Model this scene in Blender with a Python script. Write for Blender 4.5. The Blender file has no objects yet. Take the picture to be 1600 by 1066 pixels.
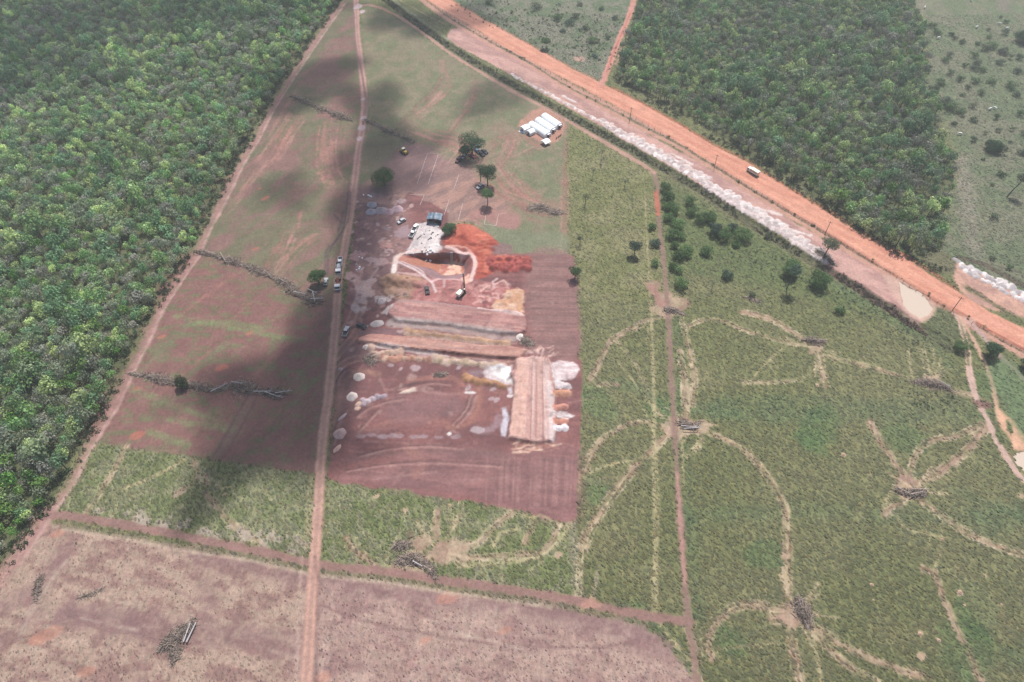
import bpy, bmesh, math, random, time
import numpy as np
from mathutils import Vector, Matrix
T0 = time.time()
# ------------------------------------------------------------------ camera, sky, sun, exposure
S = bpy.context.scene
COLL = S.collection
HC, PITCH, FPX = 200.0, math.radians(50.0), 1067.0
cam = bpy.data.objects.new('camera', bpy.data.cameras.new('camera'))
COLL.objects.link(cam)
cam.location = (0, 0, HC)
cam.rotation_euler = (math.radians(90) - PITCH, 0, 0)
cam.data.sensor_width = 36.0
cam.data.lens = 24.0
cam.data.clip_start = 1.0
cam.data.clip_end = 8000.0
S.camera = cam
W = bpy.data.worlds.new('World')
S.world = W
W.use_nodes = True
SUN_EL, SUN_AZ = math.radians(62.0), math.atan2(0.24, 0.97)
nt = W.node_tree
bg = nt.nodes['Background']
sky = nt.nodes.new('ShaderNodeTexSky')
sky.sky_type = 'NISHITA'
sky.sun_disc = False
sky.sun_elevation = SUN_EL
sky.sun_rotation = SUN_AZ
sky.dust_density = 2.0
nt.links.new(sky.outputs[0], bg.inputs[0])
bg.inputs[1].default_value = 0.085
sd = Vector((math.sin(SUN_AZ) * math.cos(SUN_EL), math.cos(SUN_AZ) * math.cos(SUN_EL), math.sin(SUN_EL)))
sun = bpy.data.objects.new('sun', bpy.data.lights.new('sun', 'SUN'))
COLL.objects.link(sun)
sun.data.energy = 4.7
sun.data.angle = math.radians(0.55)
sun.data.color = (1.0, 0.965, 0.91)
sun.rotation_euler = (-sd).to_track_quat('-Z', 'Y').to_euler()
sun.location = sd * 900
S.view_settings.view_transform = 'Standard'
S.view_settings.look = 'None'
S.view_settings.gamma = 1.0
S.view_settings.exposure = 0.34
S.view_settings.use_curve_mapping = False
GAIN = 1.52           # brightness of a sunlit white horizontal surface in this light
HAZE = np.array([0.010, 0.012, 0.016])

# ------------------------------------------------------------------ helpers
cP, sP = math.cos(PITCH), math.sin(PITCH)
def G(u, v, z=0.0):
    """point of the real ground (height z) seen in the direction u, v"""
    a = (u - 800.0) / FPX
    b = (v - 533.0) / FPX
    fac = sP + b * cP
    t = (HC - z) / fac
    return (a * t, (cP - b * sP) * t)
def scale_at(v):
    return HC / (FPX * (sP + (v - 533.0) / FPX * cP))       # metres per pixel across
def lin(c):
    c = np.array(c, float) / 255.0
    return np.where(c <= 0.04045, c / 12.92, ((c + 0.055) / 1.055) ** 2.4)
def alb(r, g, b):
    c = lin((r, g, b))
    c = c * 0.91 + 0.09 * c.mean()
    return np.clip((c - HAZE) / GAIN, 0.004, 0.92)
R = np.random.default_rng(7)
random.seed(7)

def tag(o, label=None, cat=None, group=None, kind=None):
    if label: o['label'] = label
    if cat: o['category'] = cat
    if group: o['group'] = group
    if kind: o['kind'] = kind
    return o
def empty(name, loc, rz=0.0):
    o = bpy.data.objects.new(name, None)
    o.empty_display_size = 0.5
    COLL.objects.link(o)
    o.location = loc
    o.rotation_euler = (0, 0, rz)
    return o
def mesh_np(name, verts, faces, mats, smooth=False, attrs=None, mat_idx=None):
    """faces: int array (n,k)"""
    verts = np.asarray(verts, np.float32)
    faces = np.asarray(faces, np.int32)
    me = bpy.data.meshes.new(name)
    n, k = faces.shape
    me.vertices.add(len(verts))
    me.vertices.foreach_set('co', verts.ravel())
    me.loops.add(n * k)
    me.loops.foreach_set('vertex_index', faces.ravel())
    me.polygons.add(n)
    me.polygons.foreach_set('loop_start', np.arange(0, n * k, k, dtype=np.int32))
    if smooth:
        me.polygons.foreach_set('use_smooth', np.ones(n, bool))
    if mat_idx is not None:
        me.polygons.foreach_set('material_index', np.asarray(mat_idx, np.int32))
    for an, arr in (attrs or {}).items():
        arr = np.asarray(arr, np.float32)
        if arr.ndim == 2:
            a = me.color_attributes.new(an, 'FLOAT_COLOR', 'POINT')
            c = np.ones((len(verts), 4), np.float32)
            c[:, :3] = arr
            a.data.foreach_set('color', c.ravel())
        else:
            a = me.attributes.new(an, 'FLOAT', 'POINT')
            a.data.foreach_set('value', arr)
    for m in (mats if isinstance(mats, (list, tuple)) else [mats]):
        me.materials.append(m)
    me.update(calc_edges=True)
    return me
def obj(name, me, parent=None, loc=(0, 0, 0), rz=0.0):
    o = bpy.data.objects.new(name, me)
    COLL.objects.link(o)
    o.location = loc
    o.rotation_euler = (0, 0, rz)
    if parent is not None:
        o.parent = parent
    return o

class MB:
    """collects solids; build() links them as one mesh object"""
    def __init__(s): s.v, s.f = [], []
    def add(s, v, f):
        b = len(s.v)
        s.v += [tuple(p) for p in v]
        s.f += [tuple(i + b for i in q) for q in f]
        return s
    def box(s, x0, x1, y0, y1, z0, z1, tx=0, ty0=0, ty1=0):
        """tx: inset of the top in x, ty0/ty1: inset of the top at the y0 / y1 end"""
        v = [(x0, y0, z0), (x1, y0, z0), (x1, y1, z0), (x0, y1, z0),
             (x0 + tx, y0 + ty0, z1), (x1 - tx, y0 + ty0, z1), (x1 - tx, y1 - ty1, z1), (x0 + tx, y1 - ty1, z1)]
        return s.add(v, [(3, 2, 1, 0), (4, 5, 6, 7), (0, 1, 5, 4), (1, 2, 6, 5), (2, 3, 7, 6), (3, 0, 4, 7)])
    def tube(s, p, q, r0, r1=None, n=6, caps=True):
        r1 = r0 if r1 is None else r1
        p, q = Vector(p), Vector(q)
        d = (q - p).normalized()
        a = d.orthogonal().normalized()
        b = d.cross(a)
        v = []
        for c, r in ((p, r0), (q, r1)):
            for i in range(n):
                t = 2 * math.pi * i / n
                v.append(c + a * (r * math.cos(t)) + b * (r * math.sin(t)))
        f = [(i, (i + 1) % n, n + (i + 1) % n, n + i) for i in range(n)]
        if caps: f += [tuple(range(n - 1, -1, -1)), tuple(range(n, 2 * n))]
        return s.add(v, f)
    def prism(s, prof, y0, y1):
        """profile in x,z swept along y"""
        n = len(prof)
        v = [(x, y0, z) for x, z in prof] + [(x, y1, z) for x, z in prof]
        f = [(i, (i + 1) % n, n + (i + 1) % n, n + i) for i in range(n)]
        f += [tuple(range(n - 1, -1, -1)), tuple(range(n, 2 * n))]
        return s.add(v, f)
    def build(s, name, m, parent=None, bevel=0.0, smooth=False, loc=(0, 0, 0), rz=0.0):
        me = bpy.data.meshes.new(name)
        me.from_pydata(s.v, [], s.f)
        bm = bmesh.new(); bm.from_mesh(me)
        bmesh.ops.recalc_face_normals(bm, faces=bm.faces[:])
        if bevel:
            bmesh.ops.bevel(bm, geom=bm.edges[:], offset=bevel, segments=2, affect='EDGES', clamp_overlap=True)
        bm.to_mesh(me); bm.free()
        if smooth:
            for p in me.polygons: p.use_smooth = True
        me.materials.append(m)
        return obj(name, me, parent, loc, rz)

# ------------------------------------------------------------------ materials
def nodes(name):
    m = bpy.data.materials.new(name)
    m.use_nodes = True
    t = m.node_tree
    return m, t, t.nodes['Principled BSDF']
def N(t, ty, **kw):
    n = t.nodes.new(ty)
    for k, v in kw.items():
        if k.startswith('i_'):
            n.inputs[k[2:].replace('_', ' ')].default_value = v
        else: setattr(n, k, v)
    return n
def L(t, a, b): t.links.new(a, b)
def mixmul(t, a, b, fac=1.0, mode='MULTIPLY'):
    m = N(t, 'ShaderNodeMix', data_type='RGBA', blend_type=mode)
    m.inputs[0].default_value = fac
    for s_, v in ((6, a), (7, b)):
        if hasattr(v, 'is_output'): L(t, v, m.inputs[s_])
        else: m.inputs[s_].default_value = v
    return m.outputs[2]
def ramp(t, src, stops):
    r = N(t, 'ShaderNodeValToRGB')
    L(t, src, r.inputs[0])
    e = r.color_ramp.elements
    while len(e) < len(stops): e.new(0.5)
    for k, (p, c) in enumerate(stops):
        e[k].position = p
        e[k].color = (c, c, c, 1) if not isinstance(c, tuple) else c
    return r.outputs[0]
def mat(name, rgb, rough=0.6, metal=0.0, var=0.18, sc=1.5, bump=0.0, spec=0.4):
    m, t, p = nodes(name)
    tc = N(t, 'ShaderNodeTexCoord')
    nz = N(t, 'ShaderNodeTexNoise', i_Scale=sc, i_Detail=5.0, i_Roughness=0.65)
    L(t, tc.outputs['Object'], nz.inputs['Vector'])
    f = ramp(t, nz.outputs[0], [(0.3, 1 - var), (0.7, 1 + var)])
    L(t, mixmul(t, (rgb[0], rgb[1], rgb[2], 1), f), p.inputs['Base Color'])
    p.inputs['Roughness'].default_value = rough
    p.inputs['Metallic'].default_value = metal
    p.inputs['Specular IOR Level'].default_value = spec
    if bump:
        b = N(t, 'ShaderNodeBump', i_Strength=bump, i_Distance=0.3)
        L(t, nz.outputs[0], b.inputs['Height']); L(t, b.outputs[0], p.inputs['Normal'])
    return m

def ground_material():
    m, t, p = nodes('soil_and_grass')
    tc = N(t, 'ShaderNodeTexCoord')
    at = N(t, 'ShaderNodeAttribute', attribute_name='Col')
    tu = N(t, 'ShaderNodeAttribute', attribute_name='Tuft')
    def nz(scale, det, rough=0.6, dist=0.0, vec=None):
        n = N(t, 'ShaderNodeTexNoise', i_Scale=scale, i_Detail=det, i_Roughness=rough, i_Distortion=dist)
        L(t, vec or tc.outputs['Object'], n.inputs['Vector'])
        return n.outputs[0]
    n1 = nz(0.9, 6, 0.72)
    n2 = nz(0.16, 5, 0.65)
    mp = N(t, 'ShaderNodeMapping'); mp.inputs['Rotation'].default_value = (0, 0, 0.6); mp.inputs['Scale'].default_value = (1.3, 0.5, 1)
    L(t, tc.outputs['Object'], mp.inputs[0])
    n3 = nz(0.75, 4, 0.7, 0.6, mp.outputs[0])
    f1 = ramp(t, n1, [(0.28, 0.76), (0.72, 1.24)])
    f2 = ramp(t, n2, [(0.3, 0.86), (0.7, 1.14)])
    c = mixmul(t, at.outputs['Color'], f1)
    c = mixmul(t, c, f2)
    g1 = ramp(t, n3, [(0.34, (0.70, 0.76, 0.70, 1)), (0.5, (1.0, 1.0, 1.0, 1)), (0.66, (1.40, 1.30, 1.22, 1))])
    cg = mixmul(t, c, g1)
    mx = N(t, 'ShaderNodeMix', data_type='RGBA')
    L(t, tu.outputs['Fac'], mx.inputs[0]); L(t, c, mx.inputs[6]); L(t, cg, mx.inputs[7])
    L(t, mx.outputs[2], p.inputs['Base Color'])
    p.inputs['Roughness'].default_value = 0.95
    p.inputs['Specular IOR Level'].default_value = 0.12
    ad = N(t, 'ShaderNodeMath', operation='ADD')
    L(t, n1, ad.inputs[0]); L(t, n3, ad.inputs[1])
    b = N(t, 'ShaderNodeBump', i_Strength=0.55, i_Distance=0.55)
    bs = N(t, 'ShaderNodeMath', operation='MULTIPLY_ADD'); bs.inputs[1].default_value = 0.42; bs.inputs[2].default_value = 0.22
    L(t, tu.outputs['Fac'], bs.inputs[0]); L(t, bs.outputs[0], b.inputs['Strength'])
    L(t, ad.outputs[0], b.inputs['Height']); L(t, b.outputs[0], p.inputs['Normal'])
    return m
M_GROUND = ground_material()

def leaf_material(name='foliage'):
    m, t, p = nodes(name)
    at = N(t, 'ShaderNodeAttribute', attribute_name='Col')
    oi = N(t, 'ShaderNodeObjectInfo')
    hs = N(t, 'ShaderNodeHueSaturation')
    mr = N(t, 'ShaderNodeMapRange'); mr.inputs[3].default_value = 0.80; mr.inputs[4].default_value = 1.22
    L(t, oi.outputs['Random'], mr.inputs[0]); L(t, mr.outputs[0], hs.inputs['Value'])
    L(t, at.outputs['Color'], hs.inputs['Color'])
    L(t, hs.outputs[0], p.inputs['Base Color'])
    p.inputs['Roughness'].default_value = 0.65
    p.inputs['Specular IOR Level'].default_value = 0.25
    tr = N(t, 'ShaderNodeBsdfTranslucent')
    L(t, hs.outputs[0], tr.inputs[0])
    ms = N(t, 'ShaderNodeMixShader'); ms.inputs[0].default_value = 0.36
    L(t, p.outputs[0], ms.inputs[1]); L(t, tr.outputs[0], ms.inputs[2])
    out = [n for n in t.nodes if n.type == 'OUTPUT_MATERIAL'][0]
    L(t, ms.outputs[0], out.inputs[0])
    return m
M_LEAF = leaf_material()
M_TUFT = leaf_material('grass_blades')
M_BARK = mat('bark', (0.10, 0.085, 0.075), 0.9, var=0.3, sc=3)
M_TWIG = mat('dry_branches', (0.37, 0.295, 0.25), 0.9, var=0.45, sc=0.8)
M_TWIGD = mat('dark_branches', (0.12, 0.092, 0.08), 0.9, var=0.4, sc=0.8)
M_LOG = mat('peeled_log', (0.42, 0.39, 0.40), 0.8, var=0.2, sc=2)
M_WHITE = mat('white_paint', (0.74, 0.75, 0.76), 0.35, var=0.06)
M_CREAM = mat('cream_paint', (0.80, 0.76, 0.62), 0.45, var=0.08)
M_CANVAS = mat('white_canvas', (0.80, 0.82, 0.84), 0.7, var=0.05, sc=0.7, bump=0.2)
M_BLACK = mat('black_rubber', (0.022, 0.022, 0.024), 0.8)
M_GLASS = mat('dark_glass', (0.020, 0.026, 0.034), 0.12, spec=0.7)
M_GREY = mat('grey_metal', (0.24, 0.24, 0.26), 0.5, metal=0.3)
M_SILVER = mat('silver_paint', (0.42, 0.43, 0.45), 0.35, metal=0.4, var=0.08)
M_DARK = mat('dark_paint', (0.035, 0.035, 0.042), 0.3, var=0.1)
M_RED = mat('red_paint', (0.34, 0.035, 0.04), 0.4, var=0.15)
M_MAROON = mat('maroon_paint', (0.12, 0.035, 0.045), 0.35)
M_BLUE = mat('blue_paint', (0.06, 0.13, 0.22), 0.4)
M_YELLOW = mat('yellow_paint', (0.60, 0.40, 0.08), 0.5, var=0.25)
M_TARP = mat('blue_grey_tarpaulin', (0.10, 0.15, 0.21), 0.30, var=0.55, sc=0.45, bump=0.9, spec=0.6)
M_WOOD = mat('weathered_wood', (0.20, 0.155, 0.12), 0.9, var=0.25)
M_CHALK = mat('chalk_line', (0.62, 0.55, 0.53), 0.95, var=0.35, sc=2.0)
M_HIDE = mat('white_hide', (0.78, 0.76, 0.72), 0.8)
M_RUST = mat('rusty_chassis', (0.22, 0.06, 0.045), 0.8, var=0.4)

# ------------------------------------------------------------------ the land, as one grid of real ground
ST = 0.42
X0, X1, Y0, Y1 = -430.0, 430.0, 0.0, 560.0
nx, ny = int((X1 - X0) / ST) + 1, int((Y1 - Y0) / ST) + 1
gx = (X0 + np.arange(nx) * ST).astype(np.float32)
gy = (Y0 + np.arange(ny) * ST).astype(np.float32)
COLM = np.zeros((ny, nx, 3), np.float32)
HGT = np.zeros((ny, nx), np.float32)
TUF = np.zeros((ny, nx), np.float32)
LAB = np.zeros((ny, nx), np.int8)
LABELS = ['ground', 'dirt_road', 'farm_track', 'footpath', 'ploughed_field', 'stubble_field', 'forest_floor',
          'excavation', 'embankment', 'spoil_bank', 'ditch', 'side_road', 'field_lane']
LI = {n: i for i, n in enumerate(LABELS)}

_lat = {}
def vnoise(x, y, seed):
    if seed not in _lat: _lat[seed] = np.random.default_rng(seed).random((256, 256)).astype(np.float32)
    l = _lat[seed]
    xi, yi = np.floor(x).astype(np.int64), np.floor(y).astype(np.int64)
    fx, fy = (x - xi).astype(np.float32), (y - yi).astype(np.float32)
    fx = fx * fx * (3 - 2 * fx); fy = fy * fy * (3 - 2 * fy)
    x0, x1, y0, y1 = xi & 255, (xi + 1) & 255, yi & 255, (yi + 1) & 255
    return (l[y0, x0] * (1 - fx) + l[y0, x1] * fx) * (1 - fy) + (l[y1, x0] * (1 - fx) + l[y1, x1] * fx) * fy
def fbm(x, y, seed, octv=4, gain=0.55):
    s, a, tot = 0, 1.0, 0
    for o in range(octv):
        s = s + a * vnoise(x * 2 ** o + 17.3 * o, y * 2 ** o + 5.1 * o, seed + o)
        tot += a; a *= gain
    return s / tot
def ss(a, b, x):
    t = np.clip((x - a) / (b - a), 0, 1)
    return t * t * (3 - 2 * t)
XX, YY = np.meshgrid(gx, gy)
NA = fbm(XX / 9, YY / 9, 11, 5, 0.62) - 0.5         # ragged edge noise
NB = fbm(XX / 2.2, YY / 2.2, 31, 3, 0.6) - 0.5      # fine ragged noise
NC = fbm(XX / 40, YY / 40, 51, 4) - 0.5

def W_(pts, z=0.0):
    return np.array([G(p[0], p[1], z) for p in pts])
def smooth(P, closed=False, step=2.5):
    n = len(P)
    if n < 3: closed = False
    out = []
    idx = range(n if closed else n - 1)
    for i in idx:
        if closed: a, b, c, d = P[(i - 1) % n], P[i], P[(i + 1) % n], P[(i + 2) % n]
        else: a, b, c, d = P[max(i - 1, 0)], P[i], P[i + 1], P[min(i + 2, n - 1)]
        k = max(1, int(np.linalg.norm(c - b) / step))
        for j in range(k):
            t = j / k
            out.append(0.5 * ((2 * b) + (c - a) * t + (2 * a - 5 * b + 4 * c - d) * t * t + (3 * b - a - 3 * c + d) * t ** 3))
    if not closed: out.append(P[-1])
    return np.array(out)
def sub(x0, x1, y0, y1):
    i0, i1 = max(0, int((x0 - X0) / ST)), min(nx, int((x1 - X0) / ST) + 2)
    j0, j1 = max(0, int((y0 - Y0) / ST)), min(ny, int((y1 - Y0) / ST) + 2)
    return i0, i1, j0, j1
def segdist(D, P, closed, band, Tt=None):
    """D: full size distance array window dict"""
    n = len(P)
    for k in range(n if closed else n - 1):
        a, b = P[k], P[(k + 1) % n]
        i0, i1, j0, j1 = sub(min(a[0], b[0]) - band, max(a[0], b[0]) + band, min(a[1], b[1]) - band, max(a[1], b[1]) + band)
        i0, i1, j0, j1 = max(i0, D['i0']), min(i1, D['i1']), max(j0, D['j0']), min(j1, D['j1'])
        if i0 >= i1 or j0 >= j1: continue
        x, y = gx[i0:i1][None, :], gy[j0:j1][:, None]
        dx, dy = b[0] - a[0], b[1] - a[1]
        l2 = dx * dx + dy * dy + 1e-9
        t = np.clip(((x - a[0]) * dx + (y - a[1]) * dy) / l2, 0, 1)
        d = np.hypot(x - a[0] - t * dx, y - a[1] - t * dy)
        w = D['d'][j0 - D['j0']:j1 - D['j0'], i0 - D['i0']:i1 - D['i0']]
        if Tt is not None:
            tw = Tt[j0 - D['j0']:j1 - D['j0'], i0 - D['i0']:i1 - D['i0']]
            m = d < w
            tw[m] = ((k + t) / (n - 1))[m]
        np.minimum(w, d, out=w)
def window(P, band):
    i0, i1, j0, j1 = sub(P[:, 0].min() - band, P[:, 0].max() + band, P[:, 1].min() - band, P[:, 1].max() + band)
    return {'i0': i0, 'i1': i1, 'j0': j0, 'j1': j1, 'd': np.full((max(0, j1 - j0), max(0, i1 - i0)), band, np.float32)}
def inside(P, D):
    x, y = gx[D['i0']:D['i1']], gy[D['j0']:D['j1']]
    m = np.zeros((len(y), len(x)), bool)
    n = len(P)
    for k in range(n):
        a, b = P[k], P[(k + 1) % n]
        if a[1] == b[1]: continue
        lo, hi = (a, b) if a[1] < b[1] else (b, a)
        rows = np.where((y >= lo[1]) & (y < hi[1]))[0]
        if len(rows) == 0: continue
        xc = lo[0] + (y[rows] - lo[1]) / (hi[1] - lo[1]) * (hi[0] - lo[0])
        m[rows] ^= x[None, :] < xc[:, None]
    return m
def put(D, a, col=None, col2=None, mix=None, lab=None, tuft=None, thr=0.5):
    sl = (slice(D['j0'], D['j1']), slice(D['i0'], D['i1']))
    if col is not None:
        c = np.asarray(col, np.float32)
        if col2 is not None:
            c = c * (1 - mix[..., None]) + np.asarray(col2, np.float32) * mix[..., None]
        COLM[sl] = COLM[sl] * (1 - a[..., None]) + c * a[..., None]
    if tuft is not None: TUF[sl] = TUF[sl] * (1 - a) + tuft * a
    if lab is not None: LAB[sl][a > thr] = LI[lab]
def poly(pts, col, soft=0.8, rag=0.8, alpha=1.0, lab=None, tuft=None, col2=None, mscale=8.0, maniso=1.0, mang=0.0, mthr=(0.42, 0.58),
         dh=None, z=0.0, smo=True, seed=101, world=False, moct=4):
    P = np.array(pts, float) if world else W_(pts, z)
    if smo: P = smooth(P, True, 3.0)
    band = soft + rag * 2 + 1.5
    D = window(P, band)
    if D['d'].size == 0: return
    segdist(D, P, True, band)
    ins = inside(P, D)
    sl = (slice(D['j0'], D['j1']), slice(D['i0'], D['i1']))
    d = np.where(ins, D['d'], -D['d']) + rag * 2.2 * NA[sl] + rag * 1.2 * NB[sl]
    a = ss(-soft, soft, d) * alpha
    mix = None
    if col2 is not None:
        x, y = XX[sl], YY[sl]
        u = x * math.cos(mang) + y * math.sin(mang)
        w = -x * math.sin(mang) + y * math.cos(mang)
        mix = ss(mthr[0], mthr[1], fbm(u / (mscale * maniso), w / mscale, seed, moct, 0.62))
    put(D, a, col, col2, mix, lab, tuft, 0.5 * alpha)
    if dh is not None: HGT[sl] += dh * ss(-0.6, 0.6, d)
    return D, d
def stroke(pts, w, col, alpha=1.0, soft=0.5, rag=0.25, lab=None, tuft=None, dh=0.0, broken=0.0, taper=False, smo=True, z=0.0, seed=71, world=False, bscale=3.0, maxh=None):
    P = np.array(pts, float) if world else W_(pts, z)
    if smo and len(P) > 2: P = smooth(P, False, 2.0)
    band = w / 2 + soft + rag * 1.5 + 1.0
    D = window(P, band)
    if D['d'].size == 0: return
    Tt = np.zeros_like(D['d'])
    segdist(D, P, False, band, Tt)
    sl = (slice(D['j0'], D['j1']), slice(D['i0'], D['i1']))
    ww = w / 2
    if taper: ww = ww * np.clip(np.minimum(Tt, 1 - Tt) * 6, 0.15, 1)
    d = ww - D['d'] + rag * 2 * (NA[sl] * 0.5 + NB[sl])
    a = ss(-soft, soft, d) * alpha
    if broken:
        a = a * (1 - broken * ss(0.45, 0.62, fbm(XX[sl] / bscale, YY[sl] / bscale, seed, 3)))
    if col is not None or lab: put(D, a, col, None, None, lab, tuft, 0.5 * alpha)
    if dh: HGT[sl] += dh * ss(-0.8, 0.8, d)
    return D, d
def ruts(pts, gap, w, col, alpha=0.8, broken=0.3, inner=None, ialpha=0.3, tuft=0.15):
    P = smooth(W_(pts), False, 2.0) if len(pts) > 2 else W_(pts)
    t = np.gradient(P, axis=0)
    nrm = np.stack([-t[:, 1], t[:, 0]], 1) / (np.linalg.norm(t, axis=1)[:, None] + 1e-9)
    if inner is not None: stroke(P, gap, inner, ialpha, 0.7, 0.5, broken=0.35, world=True, tuft=tuft)
    for s_ in (-1, 1):
        stroke(P + nrm * s_ * gap / 2, w, col, alpha, 0.4, 0.3, broken=broken, world=True, smo=False, tuft=tuft)
def blob(u, v, r, col, alpha=1.0, ell=1.0, ang=0.0, soft=None, rag=0.4, lab=None, tuft=None, dh=0.0, col2=None):
    cx, cy = G(u, v)
    n = 14
    pts = []
    for k in range(n):
        a = 2 * math.pi * k / n
        px, py = r * ell * math.cos(a), r * math.sin(a)
        pts.append((cx + px * math.cos(ang) - py * math.sin(ang), cy + px * math.sin(ang) + py * math.cos(ang)))
    return poly(pts, col, soft if soft is not None else 0.25 * r, rag * r * 0.5, alpha, lab, tuft, world=True, smo=False, dh=dh or None, col2=col2)
def heap(x, y, r, h, col=None, lab=None, ell=1.0, ang=0.0, seed=0, flat=0.25, ca=1.0):
    i0, i1, j0, j1 = sub(x - r * 1.6 * ell, x + r * 1.6 * ell, y - r * 1.6 * ell, y + r * 1.6 * ell)
    if i0 >= i1 or j0 >= j1: return
    sl = (slice(j0, j1), slice(i0, i1))
    dx, dy = XX[sl] - x, YY[sl] - y
    u = (dx * math.cos(ang) + dy * math.sin(ang)) / ell
    w = -dx * math.sin(ang) + dy * math.cos(ang)
    d = np.hypot(u, w) / r + 0.5 * NB[sl] + 0.3 * NA[sl]
    hh = h * np.clip((1 - d) / (1 - flat), 0, 1) ** 0.9
    HGT[sl] = np.where(hh > 0, np.maximum(HGT[sl], hh + 0.15 * HGT[sl]), HGT[sl])
    if col is not None:
        a = (ss(0, 0.25, 1 - d) * ca).astype(np.float32)
        COLM[sl] = COLM[sl] * (1 - a[..., None]) + np.asarray(col, np.float32) * a[..., None]
        TUF[sl] *= 1 - a
        if lab: LAB[sl][a > 0.5] = LI[lab]
def heaprow(pts, r, h, cols, lab='spoil_bank', step=1.0, jit=0.3, ell=1.0, seed=3):
    P = smooth(W_(pts), False, r * step)
    rr = np.random.default_rng(seed)
    for k, p in enumerate(P):
        q = p + rr.normal(0, r * jit, 2)
        c = cols[rr.integers(len(cols))] * (0.88 + 0.24 * rr.random())
        heap(q[0], q[1], r * (0.75 + 0.5 * rr.random()), h * (0.7 + 0.6 * rr.random()), c, lab, ell=ell * (0.8 + 0.5 * rr.random()), ang=rr.random() * 3.1)

# ---- colours of the surfaces themselves
PAST = alb(126, 130, 92)
PAST2 = alb(133, 134, 99)
GREEN = alb(106, 130, 98)
RED = alb(154, 106, 104)
RED2 = alb(134, 94, 96)
ROAD = alb(230, 164, 140)
PINK = alb(208, 165, 153)
TAN = alb(190, 170, 135)
TRK = alb(190, 150, 138)
PURP = alb(150, 118, 116)
WHT = alb(242, 232, 230)
FLOOR = alb(98, 106, 78)
PI = math.pi
# base: rough pasture
mixb = ss(0.40, 0.62, fbm(XX / 34, YY / 34, 201, 4))[..., None]
COLM[:] = PAST * (1 - mixb) + PAST2 * mixb
TUF[:] = 1.0
# far upper right pasture
poly([(1425, -90), (1430, 20), (1446, 60), (1452, 140), (1470, 180), (1496, 250), (1480, 330), (1475, 410), (1600, 470), (1800, 560), (2100, 300), (1900, -90)],
     alb(118, 130, 102), 4, 3, tuft=0.9, col2=alb(132, 134, 112), mscale=12)
stroke([(1502, 250), (1508, 290), (1512, 330), (1520, 380), (1528, 400)], 7, alb(160, 150, 138), 0.6, 2, 1.5, broken=0.4)
poly([(1560, -20), (1575, 0), (1578, 20), (1560, 15)], alb(140, 130, 125), 2, 2, 0.6)
poly([(1430, 0), (1445, 0), (1440, 25), (1432, 20)], alb(150, 138, 130), 2, 2, 0.5)
# scrub triangle between main road and side road
poly([(600, -90), (700, 0), (800, 55), (900, 110), (940, 126), (955, 80), (975, 40), (990, -90)], alb(112, 126, 100), 1, 1, tuft=0.9,
     col2=alb(136, 136, 120), mscale=7, mthr=(0.4, 0.62))
blob(905, 92, 3.5, PINK, 0.7)
# forest floors
FL_EDGE = [(545, -30), (530, 0), (505, 35), (470, 85), (440, 130), (415, 170), (392, 215), (370, 250), (340, 310), (312, 362), (298, 395), (270, 435), (240, 482), (215, 535),
           (192, 580), (170, 628), (145, 668), (118, 712), (97, 755), (70, 792), (45, 830), (12, 880), (-10, 915), (-60, 1000), (-120, 1100)]
FOREST_L = FL_EDGE + [(-700, 1100), (-900, 500), (-700, -90), (560, -90)]
poly(FOREST_L, FLOOR, 1, 1.5, tuft=0.8, lab='forest_floor', smo=False, col2=alb(112, 114, 88), mscale=6)
FOREST_R = [(1003, -90), (1000, 0), (985, 45), (970, 82), (960, 116), (972, 130), (1010, 148), (1060, 172), (1110, 202), (1160, 236), (1220, 272), (1262, 298), (1300, 328), (1340, 356),
            (1380, 380), (1420, 400), (1462, 405), (1476, 372), (1474, 330), (1486, 290), (1490, 252), (1462, 215), (1462, 180), (1446, 140), (1446, 100), (1440, 60), (1428, 20), (1425, -90)]
poly(FOREST_R, FLOOR, 1, 1.5, tuft=0.8, lab='forest_floor', smo=False, col2=alb(112, 114, 88), mscale=6)
def streaks(pts, w, a):
    P = smooth(W_(pts), False, 2.0); t_ = np.gradient(P, axis=0); nr_ = np.stack([-t_[:, 1], t_[:, 0]], 1) / (np.linalg.norm(t_, axis=1)[:, None] + 1e-9)
    stroke(P, w * .8, alb(168, 128, 120), a * .45, 2.5, 2, broken=.5, world=True, smo=False)
    q = np.random.default_rng(int(pts[0][0] * 3 + pts[0][1]))
    for k in range(int(3 + w * 1.3)):
        i0 = int(q.uniform(0, .5) * len(P)); i1 = max(i0 + 3, int(q.uniform(.5, 1) * len(P)))
        stroke(P[i0:i1] + nr_[i0:i1] * q.normal(0, w * .33), q.uniform(.4, 1.5), [alb(186, 134, 124), alb(172, 122, 112), alb(142, 106, 102), alb(198, 150, 140)][int(q.integers(4))], a * q.uniform(.5, 1.0), .5, .6, broken=.55, world=True, smo=False, seed=int(q.integers(60, 90)))
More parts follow.
